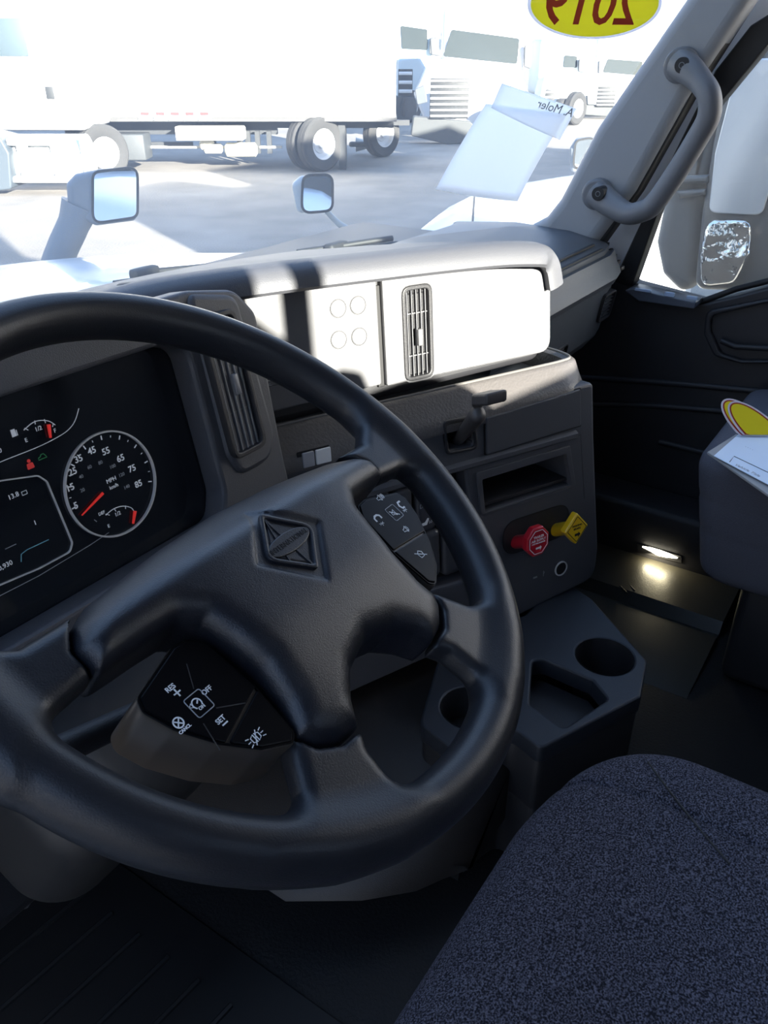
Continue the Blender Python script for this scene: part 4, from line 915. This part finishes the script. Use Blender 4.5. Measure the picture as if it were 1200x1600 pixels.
def FA(px, py, dist, yaw=0):   # upright frame facing the camera at a bearing, at horizontal distance
    d = ray(px, py); d = d/math.hypot(d[0], d[1]); P = CAM+d*dist; h = np.array([d[0], d[1], 0]); c, s = math.cos(yaw), math.sin(yaw)
    h = np.array([h[0]*c-h[1]*s, h[0]*s+h[1]*c, 0]); r = np.array([h[1], -h[0], 0]); return Frame(P, r, (0, 0, 1), -h)
MG = mat('mirror_housing', (.16, .18, .20), .45)
def hood_mirror(px, py, dist, name_label, outline, glass, stem, yaw=0, facet=None, gm=None, dep=.09, mg=None):
    f = FA(px, py, dist, yaw); t = thing('bonnet_mirror', name_label, 'mirror', tuple(f.p-np.array([0, 0, .2])))
    shape('mirror_housing', rr(f.pxs(outline), .02), f, -.0, dep, mg or MG, t, bev=.02)
    g = shape('mirror_face', rr(f.pxs(glass, dep+.004), .026), f, dep-.004, dep+.004, gm or MIRR, t, bev=.002)
    P = rr(f.pxs(glass, dep), .026); c = np.mean(P, 0)
    ribbon('face_rim', [tuple(c+(np.array(p)-c)*1.03) for p in P], f, .008, dep-.004, RUB, t, closed=True, th=.008)
    pts = [f.w([(*f.px(x, y, z), z)])[0] for x, y, z in stem[0]]
    sweep('mirror_stem', smooth_open(pts, 4), list(np.interp(np.linspace(0, 1, (len(pts)-1)*4+1), np.linspace(0, 1, len(pts)), stem[1])), mg or MG, t, refn=(1, 0.1, 0))
    return t
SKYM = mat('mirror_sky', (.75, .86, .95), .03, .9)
hood_mirror(160, 305, 3.0, 'large grey bonnet mirror with a dark rim on the own right fender', [(104, 285), (118, 270), (160, 262), (212, 260), (212, 340), (150, 348), (108, 330)], [(146, 270), (214, 262), (214, 338), (146, 348)],
            ([(125, 320, .02), (115, 350, .02), (95, 395, .02), (88, 430, .02)], [.06, .05, .05, .06]), dep=.07)
hood_mirror(488, 300, 2.75, 'small pale bonnet mirror on a thin arm, on the neighbouring truck', [(456, 285), (470, 273), (515, 272), (518, 328), (465, 330)], [(474, 275), (519, 273), (519, 328), (472, 332)],
            ([(510, 330, .02), (530, 350, .02), (550, 362, .02), (556, 367, .02)], [.008, .01, .012, .014]), gm=SKYM, dep=.055, mg=mat('mirror_pale', (.34, .37, .38), .4))
hood_mirror(908, 240, 4.0, 'dark-backed bonnet mirror peeking out beside the windscreen pillar', [(890, 230), (900, 215), (930, 212), (925, 262), (892, 266)], [(900, 220), (930, 215), (925, 258), (896, 264)],
            ([(905, 262, .0), (908, 266, .0), (911, 269, 0)], [.03, .03, .03]), gm=SKYM)

# mirror head outside the passenger window
FMR = Frame((1.78, 0, 0), FD.e1, FD.e2, FD.n)
dm_ = thing('door_mirror', 'tall grey door mirror head with two glasses outside the passenger window', 'mirror', tuple(atx(1110, 440, 1.78)))
hg = mat('mirror_grey', (.16, .165, .165), .55)
shape('mirror_bracket', rr(FMR.pxs([(1150, 80), (1122, 180), (1098, 330), (1085, 452), (1060, 458), (1032, 430), (1022, 380), (1040, 290), (1090, 190), (1105, 165)]), .03), FMR, -.10, .0, hg, dm_, bev=.03)
shape('mirror_housing', rr(FMR.pxs([(1148, 78), (1200, 70), (1260, 80), (1260, 440), (1165, 452), (1088, 450), (1100, 330), (1118, 220)]), .03), FMR, -.12, .03, mat('mirror_shell', (.11, .115, .12), .4), dm_, bev=.02)
shape('main_glass', rr(FMR.pxs([(1156, 92), (1250, 90), (1230, 200), (1192, 336), (1108, 332), (1118, 240)], .03), .02), FMR, .03, .038, mat('mirror_bright', (.8, .82, .84), .25, .3), dm_, bev=.003)
shape('convex_glass', rr(FMR.pxs([(1108, 342), (1176, 342), (1174, 395), (1150, 440), (1098, 446), (1096, 400)], .03), .025), FMR, .03, .050, mat('mirror_convex', (.75, .76, .76), .08, .95, bump=(16, .9, .03)), dm_, bev=.008)
shape('mirror_arm', rr(FMR.pxs([(1040, 275), (1112, 272), (1112, 284), (1040, 288)]), .003), FMR, 0, .03, hg, dm_, bev=.006)
shape('mirror_arm', rr(FMR.pxs([(1062, 296), (1108, 293), (1108, 302), (1066, 308)]), .003), FMR, 0, .03, hg, dm_, bev=.006)
FM3 = Frame((2.4, 0, 0), FD.e1, FD.e2, FD.n)
tag(shape('neighbour_mirror', rr(FM3.pxs([(1205, 265), (1190, 285), (1168, 385), (1172, 415), (1200, 425), (1240, 420), (1240, 265)]), .03), FM3, -.1, .0, mat('mirror_dusty', (.36, .35, .33), .6), bev=.03), 'dusty grey mirror shell of the next truck at the right edge', 'mirror')
tag(box('neighbour_cab', (3.3, -3.2, -1.0), (5.5, -.9, 2.8), PAINT, None, bev=.12), 'white cab side of the truck parked alongside, seen through the door window', 'truck')

# wheels: tyre + rim as lathes about a horizontal axis
def lathe(name, prof, c, ax, m, parent, n=36):
    ax = np.array(ax)/np.linalg.norm(ax); u = np.array([0, 0, 1.]); v = np.cross(ax, u); V = []; F = []
    for r, a in prof:
        for k in range(n): t = 2*math.pi*k/n; V.append(np.array(c)+ax*a+r*(u*math.cos(t)+v*math.sin(t)))
    for i in range(len(prof)-1):
        for k in range(n): l = (k+1) % n; F.append((i*n+k, (i+1)*n+k, (i+1)*n+l, i*n+l))
    return mk(name, V, F, m, parent, angle=40)
def wheelat(c, ax, r, parent, wd=.28, hub=True):
    t = lathe('tyre', [(r*.56, wd*.5-.02), (r*.62, wd*.5), (r*.92, wd*.5), (r, wd*.36), (r, wd*.12), (r*.985, wd*.10), (r*.985, wd*.06), (r, wd*.04), (r, -wd*.36), (r*.92, -wd*.5), (r*.56, -wd*.5)], c, ax, RUBT, parent)
    if hub: lathe('wheel_rim', [(r*.57, wd*.5-.01), (r*.54, wd*.46), (r*.50, wd*.1), (r*.34, wd*.02), (r*.32, wd*.10), (r*.16, wd*.12), (r*.15, wd*.35), (.001, wd*.36)], c, ax, mat('rim_white', (.6, .6, .6), .4), t)
    return t
def B(name, x0, y0, x1, y1, D, dep, m, parent=None, bev=0.0, sub=None):
    f = FT(D); a = f.px(x0, y1); b = f.px(x1, y0)
    return box(name, (a[0], a[1], -dep), (b[0], b[1], 0), m, parent, bev=bev, fr=f)
def PG(name, L, D, dep, m, parent=None, bev=.02, r=.03):
    f = FT(D); return shape(name, rr(f.pxs(L), r), f, -dep, 0, m, parent, bev=bev)
# --- white box truck across the yard
D = 18.3; F18 = FT(D)
bt = thing('box_truck', 'long white box truck parked broadside across the yard', 'truck', tuple(F18.w([(-2.5, GZ, -1.2)])[0]))
B('cargo_box', 100, -70, 620, 184, D, 2.5, PAINTO, bt, bev=.03)
B('bottom_rail', -40, 184, 620, 190, D+.02, 2.4, mat('rail_steel', (.08, .08, .08), .5), bt)
B('frame_rail', 102, 190, 432, 210, D+.7, .15, CHAS, bt); B('frame_rail', 225, 222, 300, 232, D+.7, .1, CHAS, bt)
B('rear_frame', 430, 190, 615, 200, D+.6, .15, CHAS, bt)
for x in (215, 239, 262, 285, 308):
    B('marker_tape', x+2, 174, x+22, 188, D-.005, .01, mat('tape_blue', (.35, .5, .7), .4), bt); B('marker_lamp', x+5, 175, x+17, 180, D-.02, .02, REFL, bt)
B('battery_box', 172, 210, 223, 251, D, .6, mat('box_steel', (.05, .056, .06), .6), bt, bev=.03)
B('side_panel', 275, 198, 378, 220, D, .5, mat('panel_cream', (.75, .74, .68), .5), bt, bev=.02)
B('mud_guard', 530, 188, 539, 268, D+.3, .7, CHAS, bt)
for xa, xb, y in ((352, 402, 234), (312, 335, 226), (318, 348, 232)):
    P, Q = F18.w([(*F18.px(xa, y, -.4), -.4)])[0], F18.w([(*F18.px(xb, y, -.4), -.4)])[0]
    d_ = (Q-P)/np.linalg.norm(Q-P); sweep('air_tank', [P, P+d_*.04, Q-d_*.04, Q], [.08, .14, .14, .08] if xa > 340 else [.05, .1, .1, .05], mat('tank_cream', (.62, .60, .52), .4), bt, n=16)
for x in (330, 372, 385, 400, 418):
    B('hanger_bracket', x, 205, x+5, 240, D+.5, .1, CHAS, bt)
B('cross_pipe', 228, 228, 440, 232, D+.5, .08, STEEL, bt)
axd = -HZ*.72+RH*.70
for o_f, hub_ in ((.0, True), (-.36, False)):
    c0 = F18.w([F18.px(500, 231, -.1)+(-.1,)])[0]; c0[2] = GZ+.52; wheelat(c0+axd*o_f/np.linalg.norm(axd), axd, .52, bt, hub=hub_)
# --- truck behind at the end of the box truck: axle and wheel
ax2 = thing('trailer_axle', 'grey axle group of the next trailer behind the mud flap', 'axle', tuple(FT(21).w([(0, GZ, 0)])[0]))
B('frame_rail', 540, 188, 640, 196, 21, .2, CHAS, ax2); B('axle_beam', 545, 222, 610, 230, 21.2, .2, CHAS, ax2, bev=.05)
FX_ = FT(21); c0 = FX_.w([FX_.px(596, 222, 0)+(0,)])[0]; c0[2] = GZ+.5; wheelat(c0, axd, .5, ax2)
c0 = FX_.w([FX_.px(556, 226, -.6)+(-.6,)])[0]; sweep('brake_chamber', [c0, c0+RH*.25], [.16, .10], STEEL, ax2)
# --- tractor at the left: tank, step, bumper
lt = thing('tractor_truck', 'white tractor with a long side tank at the left edge', 'truck', tuple(FT(16).w([(-6, GZ, 0)])[0]))
B('cab_side', -60, -60, 97, 205, 16.6, 1.6, PAINT, lt, bev=.15)
B('side_window', 0, 28, 34, 88, 16.58, .02, mat('window_pale', (.06, .085, .10), .5), lt, bev=.008)
B('door_handle', 73, 135, 82, 155, 16.58, .04, CHAS, lt, bev=.01)
P, Q = FT(15.6).w([FT(15.6).px(8, 248)+(0,)])[0], FT(15.6).w([FT(15.6).px(142, 248)+(0,)])[0]
sweep('fuel_tank', [P, P+(Q-P)*.02, Q-(Q-P)*.02, Q], [.34, .40, .40, .34], mat('tank_white', (.72, .74, .74), .35), lt, n=28)
for xx in (36, 88, 134):
    B('tank_strap', xx, 214, xx+4, 284, 15.15, .02, STEEL, lt)
B('step_board', 10, 216, 95, 228, 15.1, .5, mat('step_steel', (.5, .52, .52), .35), lt, bev=.03); B('step_board', 10, 276, 118, 286, 15.1, .4, mat('step_steel', (.5, .52, .52), .35), lt, bev=.03)
f = FT(15.0); shape('front_wing', rr(f.pxs([(-40, 205), (0, 215), (14, 240), (18, 296), (0, 298), (-40, 290)]), .08), f, -.8, 0, mat('wing_grey', (.05, .065, .08), .5), lt, bev=.03)
c0 = FT(17).w([FT(17).px(160, 240)+(0,)])[0]; c0[2] = GZ+.5; wheelat(c0, axd, .5, lt)
for y in (205, 214): B('fifth_wheel', 102, y, 170, y+8, 17.4, .5, CHAS, lt, bev=.02)
# --- conventional tractors facing the camera
def tractor(label, D, ws, hood, grille, bumper, lampL, lampR, cabbox, slats, mirrors, wheels, col=PAINT):
    t = thing('parked_tractor', label, 'truck', tuple(FT(D).w([(FT(D).px(grille[0], grille[3])[0], GZ, 0)])[0]))
    B('cab', *cabbox, D+2.2, 2.2, col, t, bev=.15)
    if ws: PG('windscreen', ws, D+2.16, .02, mat('tractor_glass', (.02, .028, .03), .5, spec=.2), t, bev=.005, r=.06)
    PG('hood', hood, D+1.2, 1.3, col, t, bev=.08, r=.15)
    B('grille', *grille, D-.12, .05, mat('grille_dark', (.012, .014, .016), .6), t, bev=.015)
    x0, y0, x1, y1 = grille; n = slats
    for k in range(n):
        y = y0+(y1-y0)*(k+.5)/n; B('grille_slat', x0+1, y-(y1-y0)/n*.22, x1-1, y+(y1-y0)/n*.18, D-.16, .05, mat('slat_chrome', (.62, .64, .66), .3, .4), t, bev=.01)
    PG('bumper', bumper, D-.05, .5, mat('bumper_grey', (.045, .05, .052), .6), t, bev=.03, r=.05)
    for L in (lampL, lampR):
        if L: PG('headlamp', L, D-.1, .2, mat('lamp_glass', (.08, .09, .10), .3), t, bev=.02, r=.05)
    for L in mirrors: PG('side_mirror', L, D+2, .15, mat('mirror_back', (.06, .065, .07), .5), t, bev=.02, r=.05)
    for x, y, r in wheels:
        f = FT(D+.3); c = f.w([f.px(x, y)+(0,)])[0]; c[2] = GZ+r; wheelat(c, axd, r, t)
    return t
tractor('white tractor facing the camera, with a wide slatted grille, left of the papers', 24, [(706, 46), (812, 60), (808, 100), (692, 88)], [(672, 98), (700, 92), (805, 104), (822, 130), (815, 195), (735, 200), (664, 190), (648, 150)],
        (671, 122, 734, 186), [(646, 182), (735, 190), (750, 205), (740, 222), (700, 226), (642, 212)], [(648, 140), (664, 132), (668, 160), (652, 164)], None, (690, 12, 826, 150), 7,
        [[(672, 60), (684, 58), (688, 88), (674, 86)], [(820, 70), (832, 72), (830, 108), (819, 104)]], [(790, 200, .5)])
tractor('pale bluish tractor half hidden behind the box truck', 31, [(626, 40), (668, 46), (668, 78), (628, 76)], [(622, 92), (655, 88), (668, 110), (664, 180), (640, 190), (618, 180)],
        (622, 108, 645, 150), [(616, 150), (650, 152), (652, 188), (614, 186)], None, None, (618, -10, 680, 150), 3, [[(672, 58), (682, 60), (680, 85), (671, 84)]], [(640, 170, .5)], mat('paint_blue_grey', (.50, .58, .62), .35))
tractor('white tractor with a narrow grille beside the windscreen pillar', 33, [(950, 92), (1004, 96), (1002, 118), (942, 113)], [(930, 122), (1005, 122), (1010, 170), (930, 180), (916, 165), (920, 140)],
        (931, 132, 964, 167), [(914, 163), (990, 168), (990, 186), (914, 180)], [(917, 145), (929, 142), (930, 164), (918, 164)], None, (925, 60, 1060, 150), 6, [[(936, 95), (942, 95), (942, 116), (935, 114)]], [])
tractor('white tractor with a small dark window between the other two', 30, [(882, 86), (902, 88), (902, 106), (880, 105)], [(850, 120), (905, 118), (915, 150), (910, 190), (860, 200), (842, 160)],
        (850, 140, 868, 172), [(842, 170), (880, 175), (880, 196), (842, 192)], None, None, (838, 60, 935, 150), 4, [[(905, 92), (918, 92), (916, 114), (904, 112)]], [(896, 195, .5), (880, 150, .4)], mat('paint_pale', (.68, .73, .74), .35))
# low kerb line of paint on the ground: parking lines
for k, (a, b) in enumerate((((360, 372), (245, 300)), ((60, 330), (0, 308)))):
    pass
# neighbours of our own row: they stand beside and behind the camera and shade the yard
for k, (x0, x1, y0, y1, z1) in enumerate(((-6.6, -4.0, -12, -.3, 2.9), (3.3, 5.5, -14, -4.0, 3.2), (6.2, 8.3, -14, -1.8, 3.2), (9.0, 11.4, -14, -1.8, 3.2), (12.1, 14.5, -14, -1.8, 3.2))):
    tag(box('parked_trailer', (x0, y0, GZ+.9), (x1, y1, z1), PAINTO, None, bev=.05), 'white trailer parked in the same row, standing outside the frame beside the cab', 'trailer', 'trailers in our own row')
